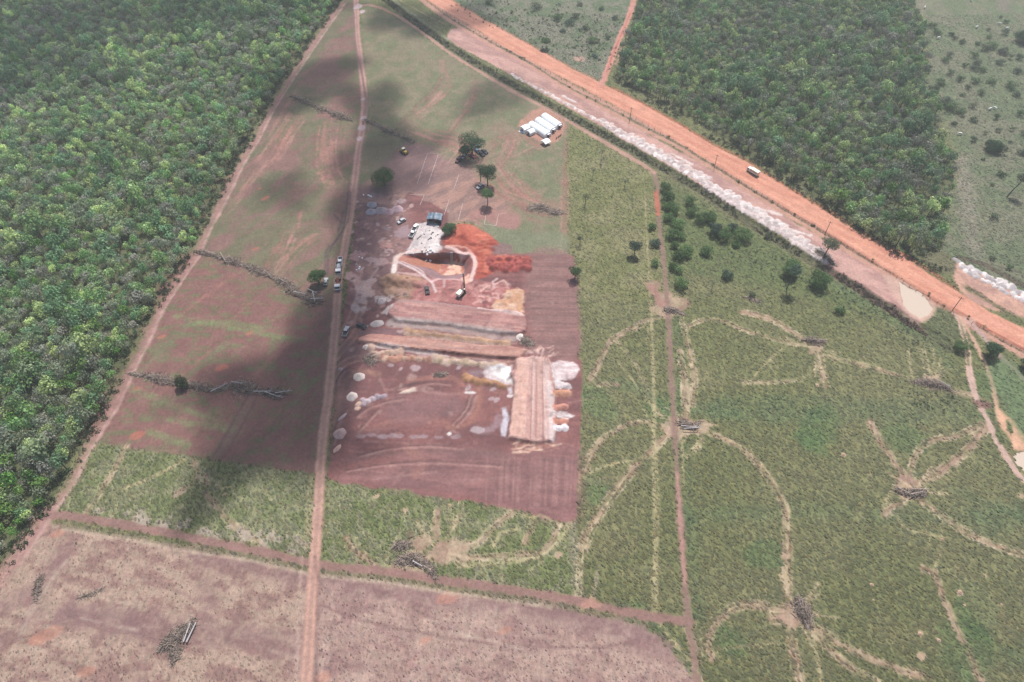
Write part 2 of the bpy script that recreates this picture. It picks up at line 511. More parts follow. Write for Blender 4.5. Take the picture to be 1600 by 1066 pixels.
# left field (mown, half bare) between forest and farm track
FIELD_L = [(548, -40), (556, 0), (560, 60), (567, 110), (571, 160), (566, 200), (560, 240), (554, 290), (545, 350), (536, 400), (528, 450), (523, 520), (518, 570), (512, 620), (504, 680), (498, 742),
           (400, 729), (310, 715), (200, 701), (140, 690), (118, 712), (150, 668), (195, 580), (245, 482), (300, 395), (342, 310), (392, 220), (440, 135), (505, 38), (535, 0)]
poly(FIELD_L, alb(126, 122, 100), 1, 1, lab='ground', tuft=0.25, smo=False, col2=alb(148, 116, 110), mscale=7, maniso=2.0, mang=0.9, mthr=(0.36, 0.66), moct=5)
poly([(300, 400), (500, 470), (528, 470), (518, 570), (504, 690), (496, 742), (310, 716), (140, 690), (195, 580), (245, 482)], alb(146, 108, 104), 6, 5,
     tuft=0.2, col2=alb(128, 122, 98), mscale=2.4, mthr=(0.46, 0.70), maniso=1.8, mang=0.1, moct=5)
for k in range(110):      # mowing streaks
    u, v = random.uniform(200, 540), random.uniform(120, 720)
    x, y = G(u, v)
    a = random.choice([1.0, 1.05, 0.1]) + random.gauss(0, 0.06)
    l_ = random.uniform(10, 34)
    q = [(x, y), (x + l_ * math.cos(a), y + l_ * math.sin(a))]
    if any(v < 700 and False for _ in q): continue
    stroke(q, random.uniform(0.8, 2.5), random.choice([alb(186, 132, 122), alb(150, 112, 108), alb(136, 144, 112)]), random.uniform(0.15, 0.42), 0.8, 0.8, broken=0.6, world=True)
for pts, w, a in (([(470, 185), (450, 215), (432, 245), (410, 265)], 9, .7), ([(455, 175), (430, 215), (405, 250)], 5, .5), ([(520, 190), (515, 230), (520, 270), (535, 290)], 11, .6),
                  ([(500, 250), (508, 280), (525, 290)], 6, .6), ([(455, 355), (440, 390), (420, 425)], 6, .55), ([(495, 365), (465, 385), (440, 415), (428, 432)], 4, .6), ([(470, 330), (465, 360)], 3, .5),
                  ([(415, 250), (380, 300), (340, 350)], 4, .35), ([(470, 130), (440, 180), (420, 220)], 4, .3)):
    streaks(pts, w, a)
for u, v, r in ((414, 310, 2.6), (399, 389, 1.8), (252, 527, 1.4), (347, 575, 2.6), (215, 607, 2.2), (214, 680, 2.5), (390, 520, 1.5), (405, 295, 1.5)):
    blob(u, v, r * .55, alb(200, 122, 104), 0.6, 1.8, random.random(), rag=1.3)
for pts in ([(270, 487), (330, 500), (380, 510), (430, 520), (470, 525)], [(300, 500), (350, 497), (410, 508)], [(200, 600), (300, 640), (370, 670)], [(260, 650), (360, 665)], [(230, 668), (290, 690)]):
    stroke(pts, 2.2, alb(150, 108, 106), 0.6, 1, 0.6, broken=0.4)
    stroke([(a + 4, b + 6) for a, b in pts], 2.4, alb(136, 150, 108), 0.6, 1, 0.6, broken=0.5, tuft=0.5)
ruts([(395, 618), (375, 655), (350, 700), (325, 735), (318, 755)], 3.6, 1.0, alb(120, 98, 96), 0.8, 0.2, alb(150, 118, 114), 0.6)
stroke([(412, 610), (402, 635), (385, 668), (345, 720), (322, 748)], 3.4, alb(150, 112, 108), 0.7, 1.2, 0.8, broken=0.25)
# top field between farm track and ditch
poly([(572, -40), (580, 10), (612, 24), (652, 50), (702, 86), (752, 116), (802, 146), (852, 170), (890, 192), (886, 260), (886, 330), (888, 400), (800, 395), (780, 388), (740, 352), (700, 330),
      (640, 300), (560, 330), (556, 280), (568, 200), (574, 150), (568, 100), (562, 50)], alb(132, 134, 106), 1, 1, tuft=0.3, col2=alb(146, 136, 114), mscale=6, lab='ground', smo=False)
for pts, w, a in (([(740, 115), (742, 140), (735, 165), (715, 190), (690, 225)], 5, .55), ([(700, 120), (690, 140), (665, 165), (640, 190), (620, 205)], 7, .7), ([(690, 75), (690, 105), (700, 125)], 3, .4),
                  ([(640, 200), (680, 215), (720, 225), (745, 270)], 13, .7), ([(780, 200), (800, 215), (790, 245), (770, 265)], 9, .7), ([(800, 215), (772, 222), (758, 250)], 6, .6),
                  ([(780, 250), (800, 280), (835, 310), (870, 325)], 8, .6), ([(770, 290), (800, 310), (840, 330), (870, 335)], 10, .75), ([(760, 270), (780, 300), (830, 320)], 8, .6), ([(800, 215), (825, 207), (842, 222), (870, 200), (885, 190)], 9, .75),
                  ([(884, 200), (884, 300), (882, 395)], 3.5, .6), ([(800, 248), (830, 235), (850, 225)], 2, .5)):
    streaks(pts, w, a)
poly([(812, 196), (835, 172), (870, 165), (884, 195), (872, 222), (845, 222)], alb(196, 146, 130), 1, 1.5, 0.9)
# worn dirt yard
poly([(620, 235), (660, 225), (700, 250), (740, 262), (765, 300), (800, 325), (806, 355), (760, 352), (700, 350), (650, 345), (600, 335), (560, 330), (565, 290), (600, 270)],
     alb(184, 142, 132), 3, 3, 0.92, col2=alb(158, 126, 122), mscale=4, maniso=3, mang=0.7, mthr=(0.4, 0.6), tuft=0.0)
poly([(640, 225), (690, 240), (700, 260), (660, 300), (625, 300), (600, 260)], alb(150, 120, 122), 4, 3, 0.7, tuft=0.0)
poly([(740, 328), (808, 334), (808, 356), (765, 352), (738, 346)], alb(178, 132, 126), 1, 1, 0.8, tuft=0)
poly([(750, 345), (800, 362), (880, 365), (880, 395), (800, 392), (778, 378)], alb(136, 142, 116), 2, 2, 0.8, tuft=0.4)
for k in range(40):
    u, v = random.uniform(600, 800), random.uniform(230, 345)
    x, y = G(u, v); a = random.uniform(0.4, 1.4); l_ = random.uniform(8, 26)
    stroke([(x, y), (x + l_ * math.cos(a), y + l_ * math.sin(a))], random.uniform(0.6, 1.4), random.choice([alb(205, 160, 146), alb(140, 108, 108)]), random.uniform(.15, .4), 0.5, 0.4, world=True, broken=0.5)
# pasture strip tones right of the site
poly([(890, 200), (950, 228), (1020, 272), (1028, 330), (1034, 380), (1042, 440), (1020, 470), (905, 470), (898, 400), (890, 300)], alb(132, 135, 94), 3, 3, tuft=0.9, col2=alb(144, 142, 106), mscale=10)
poly([(1035, 290), (1140, 340), (1280, 430), (1430, 510), (1390, 500), (1200, 450), (1080, 430), (1045, 430)], alb(112, 126, 86), 4, 4, 0.8, tuft=0.9)
for pts, w in (([(1130, 640), (1200, 634), (1300, 640), (1340, 640), (1400, 645), (1530, 640)], 10), ([(1080, 640), (1200, 655), (1280, 650)], 5), ([(1080, 806), (1200, 802), (1300, 800), (1380, 806), (1450, 806), (1600, 806)], 5),
               ([(1060, 500), (1062, 560), (1066, 620)], 5), ([(1066, 700), (1075, 800), (1085, 900), (1090, 960)], 4), ([(1300, 440), (1400, 500), (1460, 540), (1480, 570)], 6), ([(1540, 820), (1600, 800), (1650, 790)], 8),
               ([(1560, 620), (1600, 680)], 10), ([(1420, 740), (1500, 770), (1560, 800)], 3), ([(930, 600), (990, 604), (1040, 640)], 5), ([(1510, 1060), (1600, 1020)], 6)):
    stroke(pts, w, alb(108, 132, 98), 0.4, 2, 2, tuft=1.0, broken=0.4, bscale=6)
for k in range(26):
    u, v = random.uniform(910, 1600), random.uniform(560, 1060)
    blob(u, v, random.uniform(2, 7), random.choice([alb(100, 132, 88), alb(150, 146, 112), alb(142, 138, 104)]), 0.45, random.uniform(1, 2.5), random.random() * 3, tuft=1.0, rag=1.0)
# lower left green field and green south of the site
poly([(142, 690), (200, 701), (310, 716), (400, 729), (495, 743), (490, 800), (486, 868), (400, 850), (300, 832), (200, 812), (85, 797), (112, 735)], alb(127, 136, 96), 0.8, 0.8, lab='ground', tuft=1.0,
     col2=alb(148, 150, 116), mscale=3, smo=False)
poly([(512, 750), (560, 760), (640, 765), (740, 780), (800, 795), (860, 812), (900, 815), (905, 940), (860, 930), (760, 915), (680, 905), (560, 888), (503, 878)], alb(127, 137, 94), 0.8, 0.8, tuft=1.0,
     col2=alb(148, 150, 116), mscale=3, smo=False)
for dx in (-4, 2, -9):
    stroke([(491 + dx, 745), (488 + dx, 800), (484 + dx, 862)], 0.7, TAN, 0.6, 0.4, 0.3, broken=0.3, tuft=0.2)
stroke([(893, 815), (898, 870), (903, 930)], 3.0, alb(165, 158, 136), 0.6, 1, 0.5, broken=0.3)
# dry stubble field
poly([(73, 817), (200, 838), (300, 855), (420, 880), (500, 897), (640, 912), (760, 935), (860, 948), (960, 968), (1010, 984), (1050, 1018), (1092, 1068), (1110, 1200), (600, 1300), (-300, 1300), (-120, 1095), (-60, 1000), (-8, 915), (12, 880), (45, 832)],
     alb(184, 158, 143), 0.8, 0.8, lab='stubble_field', tuft=0.5, smo=False, col2=alb(158, 126, 120), mscale=2.3, maniso=2.2, mang=-0.25, mthr=(0.40, 0.66), moct=5)
poly([(505, 900), (640, 915), (860, 950), (1000, 985), (1085, 1068), (900, 1100), (490, 1100)], alb(190, 160, 154), 4, 3, 0.5, tuft=0.5, col2=alb(172, 138, 136), mscale=4)
for pts, w, a in (([(510, 905), (700, 935), (860, 952), (960, 975), (1040, 1015)], 4, .6), ([(300, 860), (420, 890), (478, 905)], 6, .6), ([(110, 960), (200, 975), (300, 985), (400, 1000), (460, 1010)], 7, .55),
                  ([(0, 950), (60, 920), (90, 870)], 6, .55), ([(100, 960), (180, 965), (230, 990)], 5, .6), ([(840, 960), (940, 975), (1010, 1000)], 7, .5), ([(310, 890), (330, 930), (320, 960)], 4, .4), ([(215, 1066), (230, 1020)], 2, .4), ([(0, 1000), (60, 960)], 4, .5)):
    stroke(pts, w, alb(146, 114, 116), min(1, a * 1.15), 2.5, 2.5, broken=0.45, tuft=0.1)
for u, v, r in ((88, 835, 2.5), (75, 992, 3.5), (55, 1000, 2), (133, 1050, 2), (700, 935, 3), (790, 985, 2), (665, 1000, 1.6), (505, 1060, 2), (920, 945, 3)):
    blob(u, v, r * .6, alb(205, 146, 126), 0.5, 1.8, 0.3, rag=1.4, tuft=0)
stroke([(500, 945), (560, 968), (640, 985), (720, 1000), (800, 1008), (880, 1012), (950, 1010), (1000, 998)], 0.8, alb(140, 108, 108), 0.6, 0.4, 0.15)
for k in range(60):
    u, v = random.uniform(0, 1040), random.uniform(880, 1062)
    x, y = G(u, v); a = random.choice([-0.25, -0.2, 1.35]) + random.gauss(0, .08); l_ = random.uniform(6, 22)
    if v < 890 + 0.1 * u * 0.5: continue
    stroke([(x, y), (x + l_ * math.cos(a), y + l_ * math.sin(a))], random.uniform(.5, 1.2), random.choice([alb(205, 184, 168), alb(145, 112, 114)]), random.uniform(.2, .5), .4, .4, world=True, broken=.6)
# the ploughed site
SITE = [(556, 330), (600, 335), (640, 300), (700, 330), (700, 352), (770, 372), (790, 396), (895, 399), (903, 470), (905, 560), (912, 580), (908, 640), (905, 700), (898, 815), (878, 814), (860, 812), (830, 800), (800, 795),
        (740, 782), (715, 784), (690, 775), (660, 774), (640, 765), (600, 762), (580, 768), (560, 758), (510, 750), (516, 700), (524, 620), (530, 560), (535, 510), (545, 430), (552, 380)]
poly(SITE, RED, 0.5, 1.2, lab='ploughed_field', tuft=0.0, smo=False, col2=RED2, mscale=6, maniso=3.5, mang=-0.05, mthr=(0.4, 0.62))
poly([(826, 400), (893, 403), (903, 560), (850, 555), (826, 520)], alb(150, 118, 116), 2, 1, 0.7, col2=alb(162, 124, 120), mscale=1.6, maniso=8, mang=0.02)
poly([(535, 740), (700, 700), (800, 705), (905, 700), (900, 812), (860, 808), (740, 778), (560, 755)], alb(168, 126, 124), 3, 2, 0.6, col2=alb(146, 110, 112), mscale=2.5, maniso=6, mang=-0.12, mthr=(.42, .6))
poly([(545, 290), (620, 300), (640, 340), (640, 400), (612, 440), (560, 480), (550, 420), (552, 350)], alb(142, 112, 114), 4, 4, 0.85, tuft=0, col2=alb(162, 128, 124), mscale=4, mthr=(.48, .62))
for k in range(46):       # wheel marks
    u, v = random.uniform(540, 890), random.uniform(590, 770)
    if 795 < u < 870 and v < 700: continue
    x, y = G(u, v); a = random.choice([0.0, 0.1, 1.2, -0.1]) + random.gauss(0, .1); l_ = random.uniform(8, 30)
    stroke([(x, y), (x + l_ * math.cos(a), y + l_ * math.sin(a))], random.uniform(.5, 1.1), random.choice([alb(184, 144, 140), alb(128, 98, 98)]), random.uniform(.15, .45), .4, .4, world=True, broken=.5)
for v0 in np.arange(405, 556, 3.2):
    stroke([(830, v0), (900, v0 + 2)], 0.5, random.choice([alb(176, 140, 134), alb(126, 100, 100)]), 0.45, 0.4, 0.2, broken=0.5)
for u0 in np.arange(760, 896, 3.0):
    stroke([(u0 + 2, 716), (u0 - 1, 790)], 0.45, random.choice([alb(186, 146, 140), alb(134, 102, 104)]), 0.35, 0.35, 0.2, broken=0.5)
for pts, w, c, a in (([(735, 655), (748, 620), (745, 600)], 1.2, alb(180, 128, 114), .5), ([(700, 668), (725, 665), (744, 645), (750, 615), (742, 592), (725, 580)], 1.6, alb(178, 126, 112), .6), ([(690, 650), (705, 640), (712, 615)], 1.6, alb(122, 92, 92), .7),
                     ([(590, 665), (630, 655), (660, 655), (700, 660)], 1.8, alb(176, 126, 116), .5), ([(545, 690), (570, 672), (620, 665)], 2, alb(150, 108, 104), .6),
                     ([(640, 595), (700, 590), (725, 600)], 2.5, alb(190, 134, 122), .5), ([(620, 608), (650, 598), (680, 595)], 0.8, alb(120, 92, 94), .7), ([(512, 690), (525, 650), (535, 600), (560, 580), (590, 585)], 2.4, alb(184, 138, 122), .6),
                     ([(600, 610), (640, 608), (700, 616), (730, 612)], 1.2, alb(205, 160, 150), .5), ([(545, 720), (600, 708), (700, 704), (790, 712)], 3, alb(140, 108, 108), .55),
                     ([(505, 735), (518, 720), (545, 712), (580, 712)], 1, alb(130, 98, 98), .6), ([(640, 700), (655, 720), (650, 740)], 4, alb(180, 130, 118), .4)):
    stroke(pts, w, c, a, 0.8, 0.6, broken=0.25)
poly([(600, 622), (655, 615), (710, 618), (735, 640), (700, 655), (640, 660), (600, 655)], alb(146, 114, 118), 3, 2, .55)
poly([(520, 560), (545, 575), (560, 600), (545, 640), (530, 690), (515, 720), (518, 640)], alb(120, 96, 98), 2, 2, .55)
# access curves on the west side
for pts in ([(523, 560), (540, 540), (556, 520), (562, 490), (575, 455)], [(520, 590), (535, 570), (560, 560), (590, 560)], [(530, 530), (548, 500), (560, 470)]):
    ruts(pts, 2.6, 0.9, alb(190, 148, 134), .7, .3, alb(170, 130, 120), .4, tuft=0)
# red earth dump
poly([(690, 385), (703, 358), (720, 352), (740, 355), (762, 368), (780, 382), (770, 398), (800, 400), (828, 404), (830, 414), (800, 424), (775, 425), (762, 434), (742, 438), (738, 420), (742, 405), (730, 392), (705, 386)],
     alb(206, 112, 94), 0.6, 1.8, lab='spoil_bank', tuft=0, col2=alb(182, 92, 80), mscale=3.5, mthr=(.42, .6))
poly([(768, 386), (782, 380), (798, 384), (800, 394), (784, 398), (768, 396)], alb(150, 120, 120), 1, 1, .9)
stroke([(705, 362), (725, 357), (745, 362), (757, 376), (762, 400), (758, 425)], 3, alb(218, 126, 104), .7, 1, .8, dh=.5)
heap(*G(722, 366), 10, 1.8); heap(*G(745, 380), 9, 1.4); heap(*G(712, 376), 7, 1.2)
for k in range(28):
    u, v = random.uniform(705, 770), random.uniform(358, 430)
    if u < 742 and v > 388: continue
    x, y = G(u, v); a = random.uniform(-.6, .5); l_ = random.uniform(3, 9)
    stroke([(x, y), (x + l_ * math.cos(a), y + l_ * math.sin(a))], .8, random.choice([alb(220, 136, 114), alb(150, 70, 64), alb(166, 80, 70)]), .6, .4, .4, world=True, dh=random.choice([-.3, .3]))
rr = np.random.default_rng(5)
for k in range(46):
    u = rr.uniform(764, 829); v = 404 + rr.uniform(0, 1) * (20 - 0.1 * abs(u - 790))
    x, y = G(u, v)
    heap(x, y, rr.uniform(1.3, 2.3), rr.uniform(0.9, 1.7), alb(180, 96, 92) * rr.uniform(.75, 1.15), 'spoil_bank')
# ochre dumped mounds beside the pit
poly([(600, 446), (606, 436), (620, 430), (650, 434), (672, 444), (668, 452), (650, 462), (640, 470), (612, 468), (598, 458)], alb(188, 150, 128), 1, 1, lab='embankment', tuft=0, col2=alb(172, 136, 118), mscale=3, dh=.6)
heap(*G(611, 440), 4.2, 3.0, alb(188, 146, 122), 'spoil_bank', ell=1.2); heap(*G(629, 442), 4.0, 2.8, alb(186, 144, 120), 'spoil_bank', ell=1.5)
heap(*G(641, 445), 3.6, 2.4, alb(188, 144, 124), 'spoil_bank', ell=1.4); heap(*G(655, 447), 2.4, 1.6, alb(176, 128, 116), 'spoil_bank', ell=1.6); heap(*G(618, 437), 3.0, 2.4, alb(186, 148, 124), 'spoil_bank')
# scraped pink ground and tan pad east of it
poly([(640, 470), (660, 440), (700, 434), (742, 438), (790, 442), (806, 452), (806, 478), (760, 484), (700, 474), (660, 474)], alb(200, 142, 138), 1, 1.5, .95, tuft=0, col2=alb(182, 120, 118), mscale=3, mthr=(.4, .6))
for k in range(34):
    u, v = rr.uniform(735, 800), rr.uniform(442, 476)
    x, y = G(u, v); a = rr.uniform(-.5, .9); l_ = rr.uniform(2, 6)
    stroke([(x, y), (x + l_ * math.cos(a), y + l_ * math.sin(a) + .5), (x + l_ * 1.3 * math.cos(a - .5), y + l_ * 1.3 * math.sin(a - .5))], rr.uniform(.6, 1.3), [alb(236, 184, 176), alb(160, 98, 100)][int(rr.integers(2))], .7, .4, .4, world=True, dh=rr.choice([-.25, .25]))
for k in range(14):
    u, v = rr.uniform(650, 735), rr.uniform(440, 474)
    x, y = G(u, v); a = rr.uniform(-.5, 1.4); l_ = rr.uniform(4, 10)
    stroke([(x, y), (x + l_ * math.cos(a), y + l_ * math.sin(a))], .6, alb(150, 98, 102), .6, .3, .3, world=True)
poly([(788, 450), (806, 450), (816, 458), (819, 476), (815, 490), (790, 488), (760, 483), (772, 474), (786, 466)], alb(222, 184, 160), .7, 2.2, lab='embankment', tuft=0, dh=.4, col2=alb(218, 166, 134), mscale=3)
# raised beds
def bed(pts, c1, c2, ang, dh, edge=0.5, sc=1.3):
    poly(pts, c1, edge, .5, 1, 'embankment', 0.0, c2, sc, 9, ang, (.38, .62), dh=dh, moct=3)
def angw(a, b):
    p, q = G(*a), G(*b); return math.atan2(q[1] - p[1], q[0] - p[0])
A1 = angw((620, 490), (815, 508))
bed([(610, 480), (622, 472), (640, 470), (700, 476), (760, 484), (815, 492), (824, 505), (822, 520), (790, 524), (720, 513), (660, 507), (618, 503), (606, 492)], alb(200, 150, 144), alb(178, 128, 126), A1, 1.4)
stroke([(622, 472), (680, 476), (740, 483), (800, 492)], 2.2, alb(176, 144, 142), .8, .6, .5, dh=-.2)
stroke([(750, 484), (780, 488), (815, 494)], 2.0, alb(246, 214, 208), .9, .5, .5, dh=.3)
stroke([(745, 481), (790, 487), (812, 490)], 0.8, alb(150, 92, 88), .7, .4, .2)
stroke([(612, 505), (680, 510), (740, 518), (800, 528)], 4.5, alb(180, 160, 158), .9, .7, .5, lab='embankment')
stroke([(622, 503), (680, 508), (730, 514), (790, 524)], 0.7, alb(225, 205, 200), .8, .4, .2)
for o in (0, 3, 6):
    stroke([(560, 517 + o), (600, 515 + o), (632, 518 + o)], .7, alb(120, 104, 114), .7, .4, .2)
heaprow([(634, 519), (680, 524), (730, 530), (792, 538)], 1.8, .8, [alb(184, 146, 116), alb(176, 138, 110), alb(192, 154, 124)], step=.6, jit=.18)
stroke([(634, 523), (680, 529), (730, 535), (800, 543)], 0.9, alb(206, 182, 168), .7, .5, .5)
bed([(558, 530), (580, 524), (640, 528), (700, 535), (760, 541), (815, 545), (824, 548), (812, 560), (760, 559), (700, 553), (640, 547), (590, 539), (560, 535)], alb(208, 158, 144), alb(188, 136, 126), A1, 1.3)
stroke([(590, 541), (640, 549), (700, 555), (770, 560), (810, 562)], 0.8, alb(140, 98, 96), .8, .4, .2, dh=-.4)
stroke([(574, 540), (610, 543), (660, 551), (700, 557)], 1.4, alb(216, 200, 198), .8, .5, .5)
stroke([(660, 556), (710, 562), (770, 566)], 2.2, alb(170, 142, 146), .8, .6, .5)
heaprow([(577, 549), (585, 555), (600, 554)], 2.2, 1.1, [alb(206, 172, 154), alb(214, 180, 164)], step=.55)
heaprow([(600, 549), (620, 552), (626, 550)], 1.8, .9, [alb(206, 172, 154)], step=.7)
heaprow([(598, 561), (640, 561), (680, 562)], 1.7, .9, [alb(206, 172, 152), alb(200, 150, 130), alb(196, 144, 126)], step=.65, jit=.15)
heaprow([(678, 562), (720, 567), (783, 572)], 1.9, .9, [alb(206, 178, 158), alb(198, 172, 148), alb(212, 184, 168)], step=.62, jit=.15)
stroke([(545, 545), (560, 550), (570, 556)], 7, alb(120, 98, 102), .6, 2, 1)
# white sand patch, lavender fringe and painted shadow patch, ochre ridge
poly([(752, 582), (770, 573), (800, 570), (803, 590), (804, 603), (794, 602), (775, 596), (758, 590)], alb(222, 206, 208), .8, 1.2, tuft=0)
poly([(768, 575), (800, 571), (801, 585), (803, 601), (792, 598), (778, 588), (768, 582)], alb(255, 250, 250), .6, .8, tuft=0)
poly([(728, 582), (750, 577), (760, 586), (740, 590)], alb(150, 126, 132), 1, 1, .8)  # shadow beside the sand, painted as a purple-grey patch
heaprow([(726, 591), (750, 596), (770, 600), (789, 605)], 1.7, 1.0, [alb(192, 144, 110), alb(184, 138, 106)], step=.6, jit=.15)
poly([(790, 606), (800, 603), (803, 615), (796, 617)], alb(214, 200, 206), .6, .8)
stroke([(795, 619), (801, 619)], 1.2, WHT, .9, .3, .2)
poly([(785, 638), (790, 637), (795, 652), (793, 672), (790, 683), (783, 681), (783, 665), (787, 655)], alb(208, 200, 212), .5, .7, tuft=0, dh=-.25)
stroke([(780, 652), (776, 662), (768, 670), (750, 674), (745, 670)], 2.2, alb(170, 142, 150), .7, .9, .7)
blob(746, 672, 1.1, alb(200, 182, 186), .7, 2.0, rag=1.5)
# the large furrowed bed
BIG = [(806, 562), (835, 560), (858, 562), (866, 580), (867, 610), (868, 650), (868, 675), (863, 692), (840, 694), (815, 690), (794, 687), (797, 660), (800, 630), (803, 602), (798, 590), (796, 585), (804, 575)]
A2 = angw((835, 690), (833, 565))
bed(BIG, alb(206, 158, 152), alb(222, 182, 176), A2, 1.3, .5, 1.1)
poly([(808, 563), (823, 563), (824, 600), (822, 650), (820, 688), (797, 685), (800, 650), (803, 610), (806, 590)], alb(232, 188, 174), .4, .3, .95, 'embankment', col2=alb(222, 176, 162), mscale=2, dh=.25)
for f in np.linspace(0.40, 0.97, 15):
    top = (806 + 54 * f, 565); bot = (795 + 70 * f, 688)
    c = [alb(236, 208, 202), alb(186, 142, 134), alb(170, 126, 120), alb(214, 172, 160)][int(rr.integers(4))]
    stroke([top, bot], .5, c, .7, .3, .12, dh=rr.choice([-.14, .14]))
stroke([(858, 600), (861, 640), (862, 690)], 1.5, alb(236, 220, 218), .8, .5, .4)
stroke([(795, 688), (820, 692), (845, 696), (862, 694)], 1.0, alb(150, 100, 92), .6, .5, .3)
for k in range(40):
    u, v = rr.uniform(800, 864), rr.uniform(692, 708)
    x, y = G(u, v); a = rr.uniform(-.5, .5)
    stroke([(x, y), (x + 3 * math.cos(a), y + 3 * math.sin(a))], .6, [alb(232, 196, 176), alb(180, 130, 120)][int(rr.integers(2))], .7, .4, .3, world=True, dh=rr.choice([-.15, .15]))
for k in range(60):
    u, v = rr.uniform(815, 868), rr.uniform(541, 566)
    if (u - 840) ** 2 / 700 + (v - 553) ** 2 / 170 > 1: continue
    x, y = G(u, v); a = rr.uniform(-2, 2)
    stroke([(x, y), (x + 2.5 * math.cos(a), y + 2.5 * math.sin(a))], .6, [alb(232, 196, 190), alb(160, 118, 116), alb(220, 180, 170)][int(rr.integers(3))], .75, .4, .3, world=True, dh=rr.choice([-.2, .25]))
poly([(862, 566), (896, 566), (906, 577), (900, 590), (885, 595), (866, 597)], alb(240, 224, 224), .5, 1, tuft=0, lab='spoil_bank', col2=alb(220, 196, 198), mscale=1.5, maniso=4, mang=0.1, dh=.35)
heaprow([(868, 602), (878, 603), (888, 604)], 1.5, .8, [alb(226, 210, 212), alb(236, 224, 226)], step=.6, jit=.2)
heaprow([(868, 614), (880, 615), (888, 615)], 1.5, .8, [alb(212, 154, 128)], step=.5, jit=.1)
heaprow([(867, 637), (876, 637), (884, 637)], 1.4, .8, [alb(222, 154, 138)], step=.5, jit=.1)
heaprow([(867, 658), (875, 659), (881, 659)], 1.4, .8, [alb(220, 152, 132)], step=.5, jit=.1)
heaprow([(867, 668), (875, 670), (881, 670)], 1.5, .9, [alb(242, 232, 236)], step=.6, jit=.2)
poly([(864, 644), (878, 642), (897, 650), (886, 656), (864, 650)], alb(238, 226, 226), .4, .5, lab='spoil_bank', col2=alb(190, 160, 160), mscale=.8, maniso=6)
for k in range(70):      # blade and wheel marks along the raised beds
    f = rr.uniform(0, 1); v0 = 477 + 78 * f + rr.uniform(-1, 1); u0 = rr.uniform(612, 740)
    x, y = G(u0, v0 - (u0 - 612) * -.09); a = A1 + rr.normal(0, .03); l_ = rr.uniform(8, 30)
    stroke([(x, y), (x + l_ * math.cos(a), y + l_ * math.sin(a))], rr.uniform(.35, .9), [alb(226, 184, 170), alb(150, 112, 110), alb(176, 146, 142)][int(rr.integers(3))], rr.uniform(.2, .5), .4, .3, world=True, broken=.5)
for k in range(420):     # clods, scrapes and small dumps over the worked ground
    u, v = rr.uniform(545, 895), rr.uniform(300, 700)
    if 606 < u < 745 and 385 < v < 438: continue
    if u > 700 and v < 440: continue
    x, y = G(u, v); a = rr.uniform(0, 3.14); l_ = rr.uniform(.6, 3.2)
    stroke([(x, y), (x + l_ * math.cos(a), y + l_ * math.sin(a) * .6)], rr.uniform(.5, 1.5), [alb(200, 166, 158), alb(124, 96, 98), alb(178, 134, 124), alb(150, 118, 120)][int(rr.integers(4))], rr.uniform(.25, .6), .5, .7, world=True, broken=.3, dh=rr.choice([-.12, .15, 0]))
for pts in ([(556, 650), (572, 638), (600, 628), (632, 622)], [(705, 662), (725, 640), (734, 615), (728, 600)], [(712, 664), (732, 642), (741, 617)], [(525, 600), (530, 585), (545, 575), (558, 582)], [(520, 690), (526, 662), (540, 640)], [(590, 590), (598, 606), (602, 622)], [(640, 604), (670, 598), (700, 600)],
            [(560, 712), (600, 702), (660, 696), (720, 700)], [(540, 735), (600, 726), (680, 722), (780, 728)], [(590, 640), (575, 655), (560, 672)]):
    stroke(pts, .9, alb(116, 88, 90), .75, .4, .5, dh=-.25, broken=.3); stroke([(a + 3, b + 3) for a, b in pts], 1.1, alb(184, 142, 136), .6, .5, .5, dh=.3, broken=.35)
# grey ridges and small dumps in the ploughed site
heaprow([(556, 635), (562, 631)], 1.2, .6, [alb(228, 190, 172)], step=.5)
heaprow([(566, 630), (580, 625), (600, 619)], 1.1, .6, [alb(176, 158, 170), alb(196, 176, 182)], step=.5)
poly([(621, 616), (634, 609), (649, 607), (650, 612), (640, 615)], alb(228, 204, 190), .4, .4, lab='spoil_bank', dh=.4, tuft=0)
stroke([(617, 609), (635, 603), (655, 597)], .7, alb(110, 88, 92), .7, .4, .2)
for u in (565, 580, 597, 598, 614, 622, 648, 661, 685, 712):
    blob(u, 682 + rr.uniform(-3, 1.5), .8, alb(176, 152, 158), .6, 2.2, 0, rag=1.6)
blob(702, 678, .7, WHT, .9)
for u, v, r in ((650, 575, 1.6), (717, 575, 1.1), (731, 607, 1.2), (626, 577, .7), (611, 571, .9), (768, 623, .9), (777, 625, 1.4), (770, 609, 1.0)):
    blob(u, v, r * .7, alb(196, 172, 176), .7, 1.5, rr.random(), rag=1.8, dh=.1)
stroke([(728, 613), (741, 614)], 1.2, WHT, .9, .4, .4)
